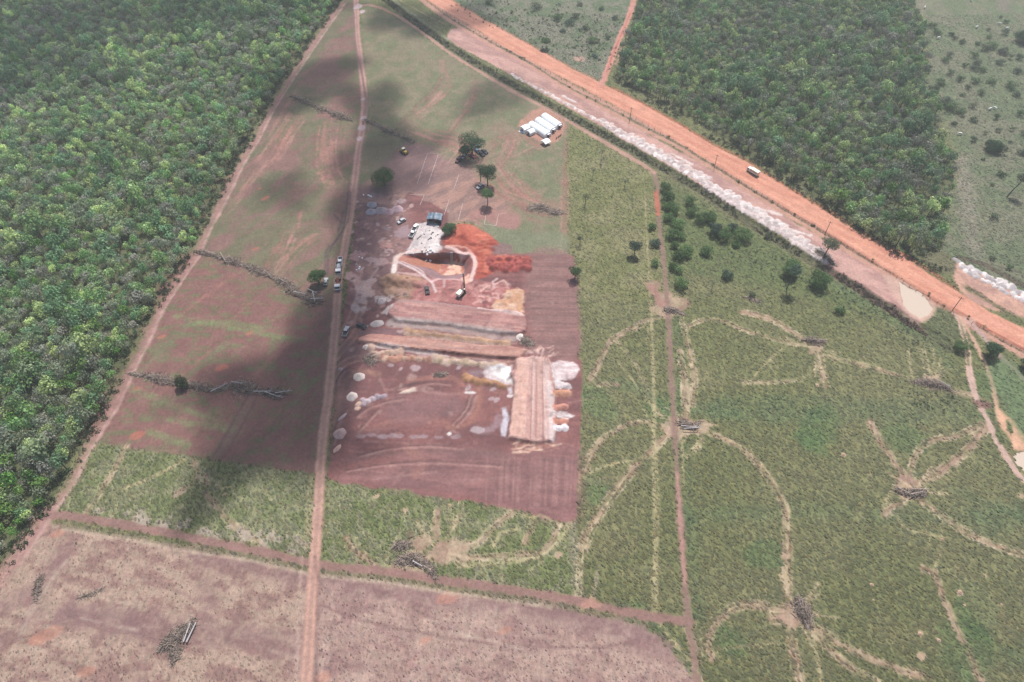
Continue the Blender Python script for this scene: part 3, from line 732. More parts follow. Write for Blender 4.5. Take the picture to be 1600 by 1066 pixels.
# dumps west side
for u, v, r, c in ((602, 382, 2.6, alb(206, 154, 146)), (606, 392, 1.5, alb(200, 166, 166)), (571, 449, 3.4, alb(206, 172, 166)), (578, 444, 2.6, alb(214, 182, 176)), (600, 410, 1.8, alb(206, 166, 164)), (585, 408, 2.2, alb(196, 168, 168)),
                   (600, 468, 2.0, alb(224, 208, 206)), (606, 484, 1.5, alb(222, 206, 204)), (563, 482, 1.8, alb(206, 186, 184)), (566, 470, 1.5, alb(200, 178, 176)), (629, 362, 2.4, alb(176, 150, 158)), (603, 357, 1.5, alb(168, 148, 156)),
                   (617, 316, 1.3, alb(196, 160, 156)), (627, 313, 1.4, alb(190, 166, 168)), (643, 322, 1.0, alb(206, 170, 166)), (558, 400, 2.4, alb(204, 158, 156)), (553, 432, 2.2, alb(212, 174, 170)), (572, 460, 1.6, alb(196, 170, 168)),
                   (583, 303, 2.5, alb(158, 142, 150)), (596, 305, 1.6, alb(150, 136, 146)), (636, 395, 1.4, alb(214, 206, 210)), (563, 425, 1.4, alb(200, 160, 158))):
    blob(u, v, r, c, .7, 1.5, rr.uniform(0, 3), rag=2.6, tuft=0, dh=.1)
for k in range(120):
    u, v = rr.uniform(548, 640), rr.uniform(300, 520)
    blob(u, v, rr.uniform(.4, .9), [alb(206, 176, 172), alb(110, 88, 92), alb(190, 150, 146)][int(rr.integers(3))], .7, 1.6, rr.uniform(0, 3), rag=1)
stroke([(553, 480), (560, 455), (575, 440), (590, 420)], 1.2, alb(196, 172, 172), .6, .5, .5)
# pale sandy working pad
poly([(640, 384), (650, 372), (652, 360), (660, 350), (671, 347), (684, 354), (691, 365), (686, 380), (697, 387), (686, 389), (672, 400), (660, 396), (640, 399), (625, 398), (632, 390)], alb(206, 192, 194), .6, 2.4, tuft=0, lab='ground',
     col2=alb(230, 216, 214), mscale=1.6, mthr=(.4, .6))
poly([(672, 360), (688, 362), (686, 378), (695, 388), (676, 398), (662, 396), (672, 380)], alb(240, 230, 228), .8, 1.5, .5, tuft=0)
# ---- excavation: a pit with a long ramp from its west tip
PZ = -4.6
DPT = 4.6
north = smooth(W_([(622, 399), (650, 396), (676, 396), (690, 395), (712, 396), (734, 400)]), False, 2)
east = smooth(W_([(734, 400), (738, 408), (735, 420), (728, 434)]), False, 2)
south = smooth(W_([(728, 434), (700, 437), (678, 435), (660, 424), (640, 415), (621, 406)]), False, 2)
ring = np.concatenate([north, east[1:], south[1:], W_([(619, 402)])])
D = window(ring, 3)
def dist_to(P):
    DD = dict(D); DD['d'] = np.full_like(D['d'], 60.0)
    segdist(DD, P, False, 60.0)
    return DD['d']
ins = inside(ring, D)
sl = (slice(D['j0'], D['j1']), slice(D['i0'], D['i1']))
dn, de, ds = dist_to(north), dist_to(east), dist_to(south)
xt = G(622, 402)[0]; xf = G(688, 412)[0]
Dx = DPT * ss(0, 1, (XX[sl] - xt) / (xf - xt)) ** 0.9
dpt = np.minimum(np.minimum(Dx, dn * 5.0), np.minimum(ds * 0.62 * (1 + .3 * NA[sl]), de * 1.3))
HGT[sl] = np.where(ins, -dpt + 0.12 * NB[sl], HGT[sl])
LAB[sl][ins] = LI['excavation']
TUF[sl][ins] = 0
def cpit(mask, c, a=1.0):
    m = (mask * a * ins)[..., None].astype(np.float32)
    COLM[sl] = COLM[sl] * (1 - m) + np.asarray(c, np.float32) * m
cpit(np.ones_like(dn), alb(164, 130, 134))                                  # grey clay south slope
fl = ss(-.3, .3, dpt - Dx * .97 + .02)
cpit(fl, alb(214, 138, 108))                                                # orange ramp and floor
cpit(ss(.6, .2, np.abs(dn * 5.0 - dpt)) * ss(.3, .8, dpt), alb(190, 122, 100))
cpit(ss(1.6, 1.1, dn) * ss(.1, .4, dn) * ss(.3, .8, dpt), alb(150, 88, 80))  # reddish north wall
cpit(ss(3, 1, de), alb(186, 118, 112), .9)
fx = ss(xf - 2, xf + 2, XX[sl]) * fl
nzp = fbm(XX[sl] / 2.6, YY[sl] / 2.6, 77, 4)
cpit(fx * ss(.40, .50, nzp), alb(222, 176, 172)); cpit(fx * ss(.54, .6, nzp), alb(250, 206, 180)); cpit(fx * ss(.40, .34, nzp), alb(186, 120, 112))
cpit(ss(xf + 3, xf + 7, XX[sl]) * fl * ss(.38, .46, nzp), alb(252, 204, 176), .8)
# rim paths
stroke([(697, 387), (712, 391), (722, 397), (734, 397), (741, 403), (743, 412), (740, 424), (735, 438)], 1.7, alb(244, 206, 200), .95, .4, .3, lab='footpath', dh=.15)
stroke([(698, 386), (716, 386), (730, 390), (738, 398)], .9, alb(240, 176, 160), .9, .4, .2)
stroke([(625, 398), (619, 403), (617, 412), (615, 424)], 2.2, alb(232, 206, 198), .9, .5, .5, lab='footpath')
stroke([(616, 415), (615, 425)], 1.8, alb(250, 236, 230), .9, .4, .3)
stroke([(625, 398), (645, 391), (665, 392)], 1.2, alb(240, 206, 196), .8, .4, .3)
stroke([(620, 408), (635, 415), (652, 423), (664, 433), (675, 442), (681, 456)], 1.0, alb(232, 208, 206), .9, .35, .2, lab='footpath')
stroke([(628, 408), (645, 414), (658, 422), (666, 434)], .8, alb(226, 198, 196), .85, .35, .2)
stroke([(676, 440), (690, 434), (712, 436), (728, 438)], 1.1, alb(232, 188, 188), .8, .4, .4)
stroke([(622, 426), (640, 428), (655, 431)], 1.3, alb(226, 188, 184), .7, .4, .5)
stroke([(694, 438), (694, 448)], .9, alb(226, 188, 188), .7, .4, .3)
stroke([(724, 434), (730, 430), (728, 440)], 2.2, alb(252, 196, 176), .9, .5, .5)
stroke([(776, 436), (770, 440), (772, 447)], 1.0, alb(226, 190, 190), .8, .4, .3)
# ---- pasture drag tracks (flattened pale grass)
DRAGS = [
 ([(1038, 491), (1010, 502), (980, 518), (955, 533), (940, 560), (922, 595)], 2.6, .55), ([(962, 533), (985, 558), (1005, 595), (1015, 625), (1030, 650)], 1.8, .15),
 ([(1078, 510), (1100, 500), (1130, 502), (1160, 515), (1200, 528), (1255, 540)], 2.2, .4), ([(1160, 488), (1200, 498), (1240, 520), (1260, 535)], 3.4, .8),
 ([(1275, 545), (1280, 565), (1260, 590), (1220, 598), (1160, 598)], 1.8, .2), ([(1280, 550), (1285, 580), (1290, 605)], 3.0, .6), ([(1290, 556), (1350, 572), (1400, 585), (1420, 592)], 2.0, .35),
 ([(1228, 540), (1195, 570), (1172, 596)], .8, 0), ([(1064, 490), (1070, 520), (1080, 560), (1084, 600), (1080, 635)], 2.6, .4), ([(1062, 545), (1070, 600), (1072, 650)], 2.6, .5),
 ([(1052, 672), (1010, 712), (975, 750), (945, 790), (918, 835), (910, 860)], 3.2, .6), ([(1045, 672), (1020, 662), (985, 662), (955, 678), (930, 700), (915, 735)], 2.6, .5), ([(916, 745), (935, 732), (975, 722), (1005, 715)], 1.2, 0),
 ([(1090, 672), (1120, 680), (1160, 702), (1190, 730), (1215, 770), (1228, 800), (1230, 850), (1230, 935)], 3.0, .6), ([(1098, 678), (1090, 700), (1066, 715)], 1.8, .1),
 ([(1360, 660), (1375, 690), (1395, 720), (1415, 748)], 2.8, .7), ([(1420, 750), (1432, 710), (1455, 690), (1500, 680), (1535, 662)], 2.4, .5), ([(1440, 755), (1480, 730), (1515, 700), (1540, 670)], 3.0, .8),
 ([(1415, 755), (1395, 765), (1380, 795)], 1.6, 0), ([(1420, 775), (1400, 790), (1382, 805)], 2.8, .6), ([(1440, 785), (1480, 812), (1520, 838), (1560, 855), (1610, 872)], 2.8, .7), ([(1402, 805), (1412, 825), (1430, 832), (1480, 842)], 1.2, .1),
 ([(1470, 810), (1472, 850), (1460, 890)], .8, .1), ([(1440, 888), (1462, 895), (1470, 925), (1490, 970), (1510, 1015), (1535, 1066)], 2.2, .6),
 ([(1240, 960), (1200, 950), (1160, 946), (1125, 965), (1108, 990), (1105, 1015), (1112, 1030)], 3.0, .5), ([(1240, 965), (1235, 1000), (1250, 1066)], 3.0, .6), ([(1262, 975), (1300, 1000), (1350, 1025), (1400, 1045), (1450, 1060)], 2.6, .55),
 ([(1265, 985), (1300, 1020), (1340, 1050), (1375, 1070)], 2.4, .4), ([(1258, 985), (1275, 1010), (1282, 1066)], 1.6, .1), ([(1120, 1016), (1170, 1010), (1215, 1005)], .8, 0), ([(1205, 965), (1225, 965), (1245, 975)], 4.0, .7),
 ([(1418, 545), (1422, 570), (1425, 590)], 1.4, .1), ([(1440, 545), (1448, 575), (1452, 600)], 2.2, .3), ([(1455, 540), (1460, 560), (1455, 590)], 1.2, .1), ([(1485, 572), (1470, 585), (1458, 600)], 2.0, .1), ([(1470, 560), (1462, 590)], 1.2, 0),
 ([(1490, 612), (1515, 618), (1535, 628)], 2.0, .5), ([(1017, 470), (1020, 560), (1022, 640), (1022, 760), (1023, 860), (1022, 960)], 1.6, .05), ([(1005, 640), (1022, 680), (1028, 760), (1026, 960)], .7, 0),
 ([(905, 850), (903, 940)], 1.8, .05), ([(1018, 430), (1020, 460)], 1.2, .5), ([(930, 600), (965, 602)], 2.2, .4), ([(1010, 540), (1015, 460), (1010, 360), (1008, 300)], .7, 0),
 ([(1078, 980), (1085, 1020), (1088, 1070)], 3.0, .4), ([(1027, 970), (1050, 1000), (1090, 1050)], 1.5, .2), ([(1066, 690), (1068, 760)], 1.0, .1), ([(960, 560), (985, 590), (1030, 650)], .8, 0),
 # fan of tracks south of the site
 ([(700, 790), (705, 820), (702, 850)], 2.0, .1), ([(720, 785), (715, 820), (705, 855)], 1.8, .1), ([(800, 800), (770, 825), (745, 850), (700, 862)], 2.6, .4), ([(810, 800), (830, 810), (845, 805), (875, 822)], .8, 0),
 ([(872, 818), (865, 845), (840, 865), (800, 868), (740, 872), (690, 870)], 2.2, .35), ([(890, 818), (870, 850), (835, 872), (780, 880), (720, 885)], 1.6, .3), ([(830, 822), (820, 850)], 2.2, .7), ([(770, 855), (780, 835), (810, 828)], 1.4, .1),
 ([(640, 835), (650, 860)], 2.4, .4), ([(660, 815), (655, 850), (665, 860)], 2.4, .3), ([(685, 800), (680, 830), (690, 850)], 2.8, .6), ([(540, 842), (560, 865), (585, 885)], 3.6, .7), ([(620, 840), (605, 870), (600, 885)], 1.0, 0),
 # lower left field
 ([(196, 695), (180, 730), (160, 765), (130, 805)], 2.2, .6), ([(300, 720), (305, 750), (270, 775)], 2.2, .6), ([(320, 745), (322, 770), (345, 800), (375, 830), (405, 850), (425, 885)], 3.2, .6), ([(190, 765), (240, 745), (290, 718)], 1.6, 0), ([(360, 760), (345, 765), (335, 755)], 1.0, 0),
]
for pts, w, br in DRAGS:
    w *= .84
    if w >= 1.4:
        P = smooth(W_(pts), False, 2.0); t_ = np.gradient(P, axis=0); nr_ = np.stack([-t_[:, 1], t_[:, 0]], 1) / (np.linalg.norm(t_, axis=1)[:, None] + 1e-9)
        if br >= .35: stroke(P, w * .7, alb(166, 130, 116), .35 + .6 * br, .7, 1.1, broken=.55, tuft=.3, bscale=4, world=True, smo=False, seed=int(pts[0][0]))
        for s_ in range(4 if w > 2.1 else 3 if w > 1.5 else 2):      # strands of flattened pale grass
            n_ = 4 if w > 2.1 else 3 if w > 1.5 else 2
            o_ = (s_ / (n_ - 1) - .5) * w * 1.05
            wob = np.interp(np.arange(len(P)), np.arange(0, len(P) + 6, 6), rr.normal(0, w * .09, len(np.arange(0, len(P) + 6, 6))))
            stroke(P + nr_ * (o_ + wob)[:, None], rr.uniform(.28, .5), [alb(204, 186, 152), alb(190, 166, 144), alb(212, 194, 164)][int(rr.integers(3))], rr.uniform(.55, .9), .35, .45, world=True, smo=False, tuft=.25, broken=rr.uniform(.3, .7), seed=int(rr.integers(60, 95)), bscale=2.0)
    else:
        stroke(pts, w, alb(196, 182, 142), .6, .4, .3, broken=.35, tuft=.4)
for u, v, r in ((700, 862, 4.5), (660, 848, 2.5), (1245, 960, 4), (1418, 762, 4), (1062, 666, 4), (1095, 668, 3), (1275, 545, 3), (640, 885, 5), (1045, 478, 6), (1040, 462, 3), (1022, 445, 3), (1455, 597, 3)):
    blob(u, v, r, alb(196, 168, 146), .7, 1.3, rr.random(), rag=1.2, tuft=.2, col2=alb(176, 140, 128))
for k in range(50):       # radiating scrapes round the brush heaps
    cu, cv = [(680, 862), (1430, 765), (1245, 960), (1080, 662), (1275, 545)][int(rr.integers(5))]
    x, y = G(cu, cv); a = rr.uniform(0, 6.28); r0 = rr.uniform(1, 5); l_ = rr.uniform(3, 10)
    stroke([(x + r0 * math.cos(a), y + r0 * math.sin(a)), (x + (r0 + l_) * math.cos(a), y + (r0 + l_) * math.sin(a))], .6, alb(212, 190, 158), .6, .4, .4, world=True, tuft=.2)
for u, v, r in ((1362, 914, .9), (1500, 927, 1.6), (1507, 945, .8), (1318, 711, 1.3), (1438, 990, 1.1), (1466, 1000, .9), (1440, 1026, 1.9), (1277, 601, 1.0), (1540, 900, .9), (350, 773, 1.3), (632, 797, 1.7), (588, 775, 1.5), (230, 857, 0), (872, 868, 1.8), (1596, 775, 1.4), (1228, 868, 2.0)):
    if r: blob(u, v, r * .6, alb(200, 170, 146), .75, 1.3, rr.random(), rag=.8, tuft=0)
for k in range(60):       # withered shrubs along the diagonal track, scattered pale clumps
    u = rr.uniform(150, 480); v = 812 + (u - 100) * .155 - rr.uniform(2, 30)
    blob(u, v, rr.uniform(.6, 1.5), alb(186, 170, 156), .6, 1.2, rr.random() * 3, rag=1, tuft=.4)
# firebreak along the forest edge
EDGE = [(u + 14 * (0.45 + 0.55 * max(v, 0) / 900), v + 3) for u, v in FL_EDGE[1:-3]]
stroke(EDGE, 3.0, alb(180, 138, 132), .85, 1.2, 1.4, lab='field_lane', broken=.3, tuft=0)
stroke([(u + 5, v) for u, v in EDGE], 1.0, alb(220, 184, 176), .5, .5, .5, broken=.4)
stroke([(70, 795), (40, 845), (0, 905), (-40, 975)], 5, alb(184, 142, 138), .8, 1.5, 1.2, broken=.2)
# diagonal lane
LANE = [(62, 806), (100, 806), (200, 822), (300, 841), (400, 861), (500, 883), (600, 893), (680, 906), (760, 917), (860, 932), (960, 953), (1030, 966), (1078, 972)]
stroke(LANE, 2.8, alb(160, 122, 118), .92, .6, .6, lab='field_lane', tuft=0)
stroke([(u, v + 12 + 4 * (u < 400)) for u, v in LANE[1:-2]], 1.7, alb(138, 132, 106), .7, .6, .9, tuft=.8, broken=.55, dh=.05)
stroke([(u, v + 17 + 5 * (u < 400)) for u, v in LANE[1:-3]], 1.0, alb(206, 184, 164), .6, .5, .5, broken=.4)
blob(925, 946, 1.5, alb(206, 154, 136), .5, 2.2, rag=1.4)
# centre lane (north-south) and ditch path
CPATH = [(1022, 270), (1027, 292), (1028, 320), (1031, 360), (1036, 400), (1040, 440), (1044, 490), (1047, 540), (1049, 590), (1052, 640), (1055, 690), (1060, 770), (1066, 860), (1072, 930), (1076, 975), (1084, 1030), (1090, 1090)]
stroke(CPATH, 2.0, alb(154, 124, 116), .88, .6, .7, lab='field_lane', tuft=0)
stroke([(1025, 300), (1027, 320), (1028, 335)], 2.0, alb(206, 118, 96), .8, .6, .4)
stroke([(1058, 740), (1064, 830), (1070, 910)], 1.2, alb(196, 148, 138), .7, .5, .3)
stroke([(1018, 450), (1030, 470), (1045, 485)], 3.5, alb(180, 134, 126), .8, 1, 1, tuft=0)
DPATH = [(560, 10), (580, 8), (612, 20), (652, 45), (702, 82), (752, 113), (802, 143), (852, 168), (902, 197), (952, 227), (1000, 255), (1022, 270)]
stroke(DPATH, 2.6, alb(194, 152, 138), .95, .7, .6, lab='field_lane', tuft=0)
# farm track
TRACK = [(548, -60), (556, 0), (558, 50), (564, 100), (569, 150), (566, 200), (560, 235), (556, 270), (551, 310), (545, 350), (538, 390), (530, 430), (527, 470), (523, 520), (519, 560), (514, 610), (507, 660), (501, 720), (498, 780), (493, 850), (488, 920), (483, 1000), (478, 1066), (470, 1160)]
stroke(TRACK, 3.5, TRK, .97, .5, .35, lab='farm_track', tuft=0)
stroke(TRACK[:9], 3.4, alb(172, 138, 136), .65, .6, .6, tuft=0)
ruts(TRACK, 1.9, .65, alb(216, 170, 152), .8, .2, None)
stroke([(566, 200), (572, 160), (566, 120), (556, 70), (553, 20)], 1.0, alb(110, 92, 96), .6, .4, .3)
stroke([(577, 150), (580, 180), (575, 205), (566, 235)], .6, alb(176, 136, 128), .6, .4, .3)
for u, v, r in ((568, 185, 1.6), (565, 200, 1.8), (567, 155, 1.2), (562, 217, 1.4), (560, 10, 2.4), (566, 18, 1.5), (556, 12, 1.6)):
    blob(u, v, r, alb(214, 190, 196), .8, 1.5, 1.5)
for pts in ([(544, 300), (540, 340), (534, 360), (524, 378), (510, 392), (508, 430), (509, 450)], [(548, 300), (543, 345), (530, 368), (514, 396), (512, 430)], [(536, 330), (532, 350), (528, 362)], [(522, 335), (530, 345), (537, 350)]):
    stroke(pts, .9, alb(104, 90, 96), .75, .5, .3, broken=.2)
stroke([(492, 870), (496, 900), (496, 950), (494, 1066)], 1.0, alb(120, 90, 92), .5, .5, .4, broken=.4)
stroke([(472, 870), (466, 960), (464, 1066)], .8, alb(206, 176, 162), .6, .5, .4, broken=.3)
# ditch verge, cleared strip, white spoil ridge, road
CLEAR = [(697, 58), (703, 46), (722, 42), (760, 62), (820, 94), (880, 132), (940, 168), (1000, 203), (1060, 236), (1120, 270), (1180, 308), (1240, 346), (1300, 382), (1360, 416), (1410, 442), (1450, 468), (1462, 482),
         (1452, 496), (1430, 505), (1380, 470), (1335, 440), (1290, 412), (1230, 374), (1150, 324), (1100, 292), (1050, 262), (1000, 232), (950, 204), (900, 176), (850, 148), (795, 115), (745, 88), (715, 72)]
poly(CLEAR, alb(214, 168, 158), .7, .8, .97, lab='spoil_bank', smo=False, tuft=0, col2=alb(192, 148, 142), mscale=4, maniso=3, mang=-.75, mthr=(.4, .62))
DITCH = [(560, -40), (598, -5), (640, 28), (700, 70), (750, 102), (800, 130), (850, 158), (900, 186), (950, 213), (1000, 241), (1050, 270), (1100, 300), (1150, 334), (1200, 365), (1250, 396), (1300, 426), (1350, 455), (1400, 488), (1440, 512), (1480, 537)]
stroke(DITCH, 4.6, alb(112, 112, 88), .95, .7, .8, lab='ditch', tuft=.8, dh=-1.0)
stroke([(u - 5, v + 4) for u, v in DITCH[3:]], 1.5, alb(128, 118, 100), .7, .6, .5, tuft=.8)
stroke([(1290, 418), (1340, 450), (1390, 484), (1440, 514), (1470, 532)], 3.2, alb(112, 92, 86), .8, .8, 1.2, lab='ditch', tuft=.8)
stroke([(600, -10), (650, 25), (700, 62)], 2.0, alb(170, 172, 160), .5, .6, .8, broken=.5)
stroke([(615, -5), (660, 20), (695, 38)], .8, alb(190, 170, 150), .6, .5, .5, broken=.3)
stroke([(950, 198), (1000, 227), (1050, 255), (1100, 284), (1150, 317), (1190, 341), (1230, 367), (1288, 406)], 4.2, alb(226, 204, 200), .85, .8, 1.2, tuft=0)
heaprow([(800, 117), (850, 143), (900, 170), (950, 196)], 1.1, .35, [alb(220, 200, 194), alb(236, 222, 218)], step=1.1, jit=.4)
heaprow([(945, 193), (1000, 222), (1050, 250), (1100, 279)], 1.5, .5, [alb(236, 220, 216), alb(222, 200, 196), alb(210, 190, 188)], step=.6, jit=.7, ell=1.5)
heaprow([(960, 205), (1010, 233), (1060, 261), (1100, 287)], 1.0, .35, [WHT, alb(206, 184, 182)], step=.9, jit=.6, ell=1.6)
heaprow([(1095, 279), (1150, 312), (1190, 336), (1230, 362), (1292, 404)], 1.5, .55, [alb(240, 228, 226), alb(226, 208, 204), alb(212, 196, 194)], step=.55, jit=.7, ell=1.5)
heaprow([(1100, 290), (1150, 322), (1200, 352), (1285, 404)], 1.0, .4, [alb(226, 210, 208), alb(204, 186, 184)], step=.8, jit=.6, ell=1.6)
for pts in ([(1180, 326), (1200, 330), (1220, 336)], [(1240, 360), (1265, 368)], [(880, 150), (900, 160)], [(1180, 330), (1205, 342)], [(1215, 345), (1230, 352)], [(1050, 240), (1080, 256)]):
    stroke(pts, 1.6, alb(240, 226, 222), .8, .6, .8)
VERGE = [(655, -10), (700, 26), (760, 62), (820, 94), (880, 131), (950, 168), (1020, 205), (1060, 225), (1120, 262), (1180, 300), (1240, 336), (1300, 371), (1350, 402), (1400, 430), (1450, 462), (1500, 492), (1560, 528), (1620, 560), (1700, 605)]
ROADP = [(610, -50), (668, 0), (740, 43), (800, 80), (850, 106), (900, 132), (950, 159), (1000, 187), (1050, 216), (1116, 257), (1150, 277), (1200, 307), (1250, 338), (1300, 366), (1350, 398), (1400, 429), (1450, 461), (1500, 491), (1550, 520), (1600, 547), (1720, 612),
         (1760, 590), (1700, 562), (1600, 513), (1550, 489), (1500, 457), (1450, 428), (1420, 405), (1352, 368), (1285, 326), (1217, 286), (1167, 253), (1116, 228), (1049, 188), (1000, 160), (950, 135), (900, 110), (800, 55), (700, -2), (640, -50)]
stroke([(630, -40)] + VERGE, 7.5, alb(206, 156, 140), .9, 1.0, 1.0, tuft=0)
stroke(VERGE[:9], 1.5, alb(120, 118, 94), .85, .5, .7, broken=.25, tuft=.8, lab='ditch'); stroke(VERGE[8:], 1.7, alb(124, 110, 90), .85, .5, .7, broken=.3, tuft=.8, dh=-.3, lab='ditch')
poly(ROADP, ROAD, .7, .7, .98, lab='dirt_road', smo=False, tuft=0, col2=alb(220, 150, 127), mscale=2.5, maniso=8, mang=-.72, mthr=(.35, .65))
def off(pts, d):
    P = smooth(W_(pts), False, 4); t = np.gradient(P, axis=0); nrm = np.stack([-t[:, 1], t[:, 0]], 1) / np.linalg.norm(t, axis=1)[:, None]
    return P + nrm * d
RC = [(640, -30), (700, 12), (770, 50), (850, 95), (950, 147), (1050, 202), (1140, 256), (1200, 292), (1280, 340), (1350, 382), (1450, 445), (1550, 505), (1650, 556)]
for d, c, a in ((-3.6, alb(244, 178, 150), .5), (-1.2, alb(214, 136, 112), .35), (1.4, alb(242, 172, 144), .5), (3.4, alb(210, 134, 110), .4), (5.2, alb(238, 168, 142), .4), (-5.2, alb(208, 138, 116), .5)):
    stroke(off(RC, d), .9, c, a, .6, .4, world=True, broken=.35, smo=False)
stroke(off([(955, 137), (1049, 188), (1116, 228), (1167, 253), (1217, 286), (1285, 326), (1352, 368), (1420, 405), (1490, 452)], 1.0), 1.6, alb(196, 112, 92), .7, .7, .6, world=True, broken=.35, smo=False)
stroke(off([(700, -2), (800, 55), (900, 110), (935, 126)], .8), 1.0, alb(200, 134, 112), .7, .5, .5, world=True, broken=.3, smo=False)
stroke([(1488, 480), (1540, 512), (1620, 556)], .9, alb(150, 82, 72), .7, .4, .4, broken=.3)
stroke([(1200, 309), (1300, 369), (1400, 432), (1480, 484)], .8, alb(176, 104, 88), .6, .4, .4, broken=.4)
# side road
stroke([(998, -60), (990, 0), (982, 28), (968, 60), (957, 88), (948, 112), (940, 132)], 3.6, alb(214, 150, 136), .97, .6, .8, lab='side_road', tuft=0)
stroke([(985, 20), (970, 56), (958, 84), (948, 112)], .8, alb(180, 92, 80), .7, .4, .4, broken=.3)
stroke([(975, 70), (962, 100)], 2.0, alb(200, 150, 140), .6, .6, .8)
# white spoil top right
poly([(1490, 430), (1498, 410), (1520, 420), (1600, 462), (1700, 512), (1700, 545), (1600, 498), (1540, 482), (1500, 455)], alb(216, 168, 150), 1, 1, .95, tuft=0, col2=alb(196, 152, 140), mscale=4)
heaprow([(1500, 413), (1530, 426), (1560, 441), (1600, 460), (1700, 505)], 1.4, .6, [WHT, alb(214, 204, 204), alb(190, 180, 182)], step=.6, jit=.6, ell=1.5)
heaprow([(1503, 421), (1530, 434), (1560, 450), (1600, 470)], 1.2, .6, [WHT, alb(206, 196, 198)], step=.9, jit=.4)
stroke([(1500, 402), (1540, 414), (1600, 446), (1700, 495)], 2.6, alb(110, 96, 88), .8, .8, .8, tuft=.8, dh=-.6, lab='ditch')
stroke([(1510, 450), (1545, 470), (1600, 505)], 3.0, alb(112, 116, 84), .85, 1, 1, tuft=1, broken=.25)
poly([(1440, 400), (1476, 395), (1490, 410), (1488, 430), (1470, 425)], alb(126, 124, 98), 1, 1, tuft=.9)
# ground round the pond and the tracks on the right
poly([(1447, 495), (1462, 478), (1485, 488), (1500, 498), (1500, 530), (1490, 560), (1470, 545), (1450, 520)], alb(116, 124, 92), 1.5, 1.5, .9, tuft=1)
poly([(1380, 430), (1410, 440), (1450, 466), (1463, 480), (1450, 500), (1435, 505), (1415, 490), (1405, 470), (1390, 450)], alb(216, 178, 162), 1, 1, .8, tuft=0)
poly([(1488, 488), (1500, 492), (1525, 500), (1520, 510), (1500, 506)], alb(214, 170, 154), .8, .8, .9, tuft=0)
TA = [(1497, 495), (1504, 515), (1511, 545), (1514, 575), (1520, 605), (1530, 632), (1545, 660), (1558, 688), (1573, 715), (1595, 745), (1650, 800)]
TB = [(1500, 495), (1512, 515), (1526, 540), (1540, 570), (1550, 598), (1556, 625), (1560, 650), (1566, 668), (1550, 665)]
ruts(TA[:5], 1.6, .7, alb(216, 184, 164), .9, .1, alb(176, 150, 130), .4, tuft=.1)
stroke(TA[3:], 2.2, alb(214, 178, 166), .9, .5, .5, tuft=0, lab='field_lane')
stroke(TB[:-1], 1.4, alb(214, 172, 150), .9, .5, .5, tuft=0, lab='field_lane', broken=.15)
stroke([(1518, 505), (1540, 530), (1560, 555), (1582, 575), (1605, 600), (1640, 640)], 2.0, alb(196, 164, 158), .9, .6, .4, tuft=0, lab='field_lane')
poly([(1556, 632), (1568, 645), (1582, 655), (1595, 675), (1625, 700), (1600, 705), (1582, 702), (1578, 685), (1560, 660)], alb(226, 176, 146), .8, .8, tuft=0)
poly([(1570, 655), (1576, 655), (1584, 672), (1580, 682), (1573, 672)], alb(112, 124, 88), .5, .5, tuft=1)
poly([(1558, 662), (1564, 680), (1570, 690), (1563, 695), (1556, 680)], alb(112, 124, 88), .5, .5, tuft=1)
poly([(1518, 628), (1530, 624), (1550, 632), (1548, 640), (1530, 638)], alb(146, 108, 104), .8, 1, .85)
poly([(1570, 560), (1640, 620), (1700, 760), (1600, 690), (1560, 620), (1545, 570)], alb(116, 138, 102), 3, 2, .8, tuft=.5)
# pond basins
POND1 = [(1405, 438), (1418, 449), (1434, 455), (1446, 463), (1452, 474), (1458, 481), (1447, 493), (1438, 496), (1423, 487), (1414, 478), (1410, 465), (1408, 452)]
POND2 = [(1587, 709), (1605, 706), (1640, 712), (1650, 742), (1612, 740), (1600, 734), (1590, 724)]
for pd in (POND1, POND2):
    poly(pd, alb(214, 188, 168), .6, .9, .9, tuft=0, dh=-.9)


# micro relief of the whole land
HGT += (0.35 * NC + 0.10 * NB).astype(np.float32)

def build_ground():
    Z = HGT
    V = np.stack([XX, YY, Z], -1).reshape(-1, 3)
    C = COLM.reshape(-1, 3) * (1.0 + 0.0 * Z.reshape(-1, 1))
    Tf = TUF.reshape(-1)
    idx = np.arange(nx * ny, dtype=np.int32).reshape(ny, nx)
    q = np.stack([idx[:-1, :-1], idx[:-1, 1:], idx[1:, 1:], idx[1:, :-1]], -1)
    fl = LAB[:-1, :-1]
    for li, name in enumerate(LABELS):
        f = q[fl == li]
        if len(f) == 0: continue
        used = np.zeros(nx * ny, bool); used[f.ravel()] = True
        remap = np.cumsum(used, dtype=np.int64) - 1
        v, c, tf, ff = V[used], C[used], Tf[used], remap[f]
        if name == 'ground':      # coarse land running on to the horizon, welded to the rim by a skirt
            B = 2600.0
            xs = [-B, X0 + 0.3, X1 - 0.3 - ST, B]; ys = [-B, Y0 + 0.3, Y1 - 0.3 - ST, B]
            ov, of = [], []
            for a in range(3):
                for b in range(3):
                    if a == 1 and b == 1: continue
                    o = len(v) + len(ov)
                    ov += [(xs[a], ys[b], -0.35), (xs[a + 1], ys[b], -0.35), (xs[a + 1], ys[b + 1], -0.35), (xs[a], ys[b + 1], -0.35)]
                    of.append((o, o + 1, o + 2, o + 3))
            v = np.concatenate([v, np.array(ov)])
            c = np.concatenate([c, np.tile(PAST, (len(ov), 1))])
            tf = np.concatenate([tf, np.ones(len(ov))])
            ff = np.concatenate([ff, np.array(of)])
        me = mesh_np(name, v, ff, M_GROUND, True, {'Col': c, 'Tuft': tf})
        tag(obj(name, me), kind='structure')
build_ground()
print('ground', round(time.time() - T0, 1))
def zat(x, y):
    i, j = int(round((x - X0) / ST)), int(round((y - Y0) / ST))
    if 0 <= i < nx and 0 <= j < ny: return float(HGT[j, i])
    return 0.0

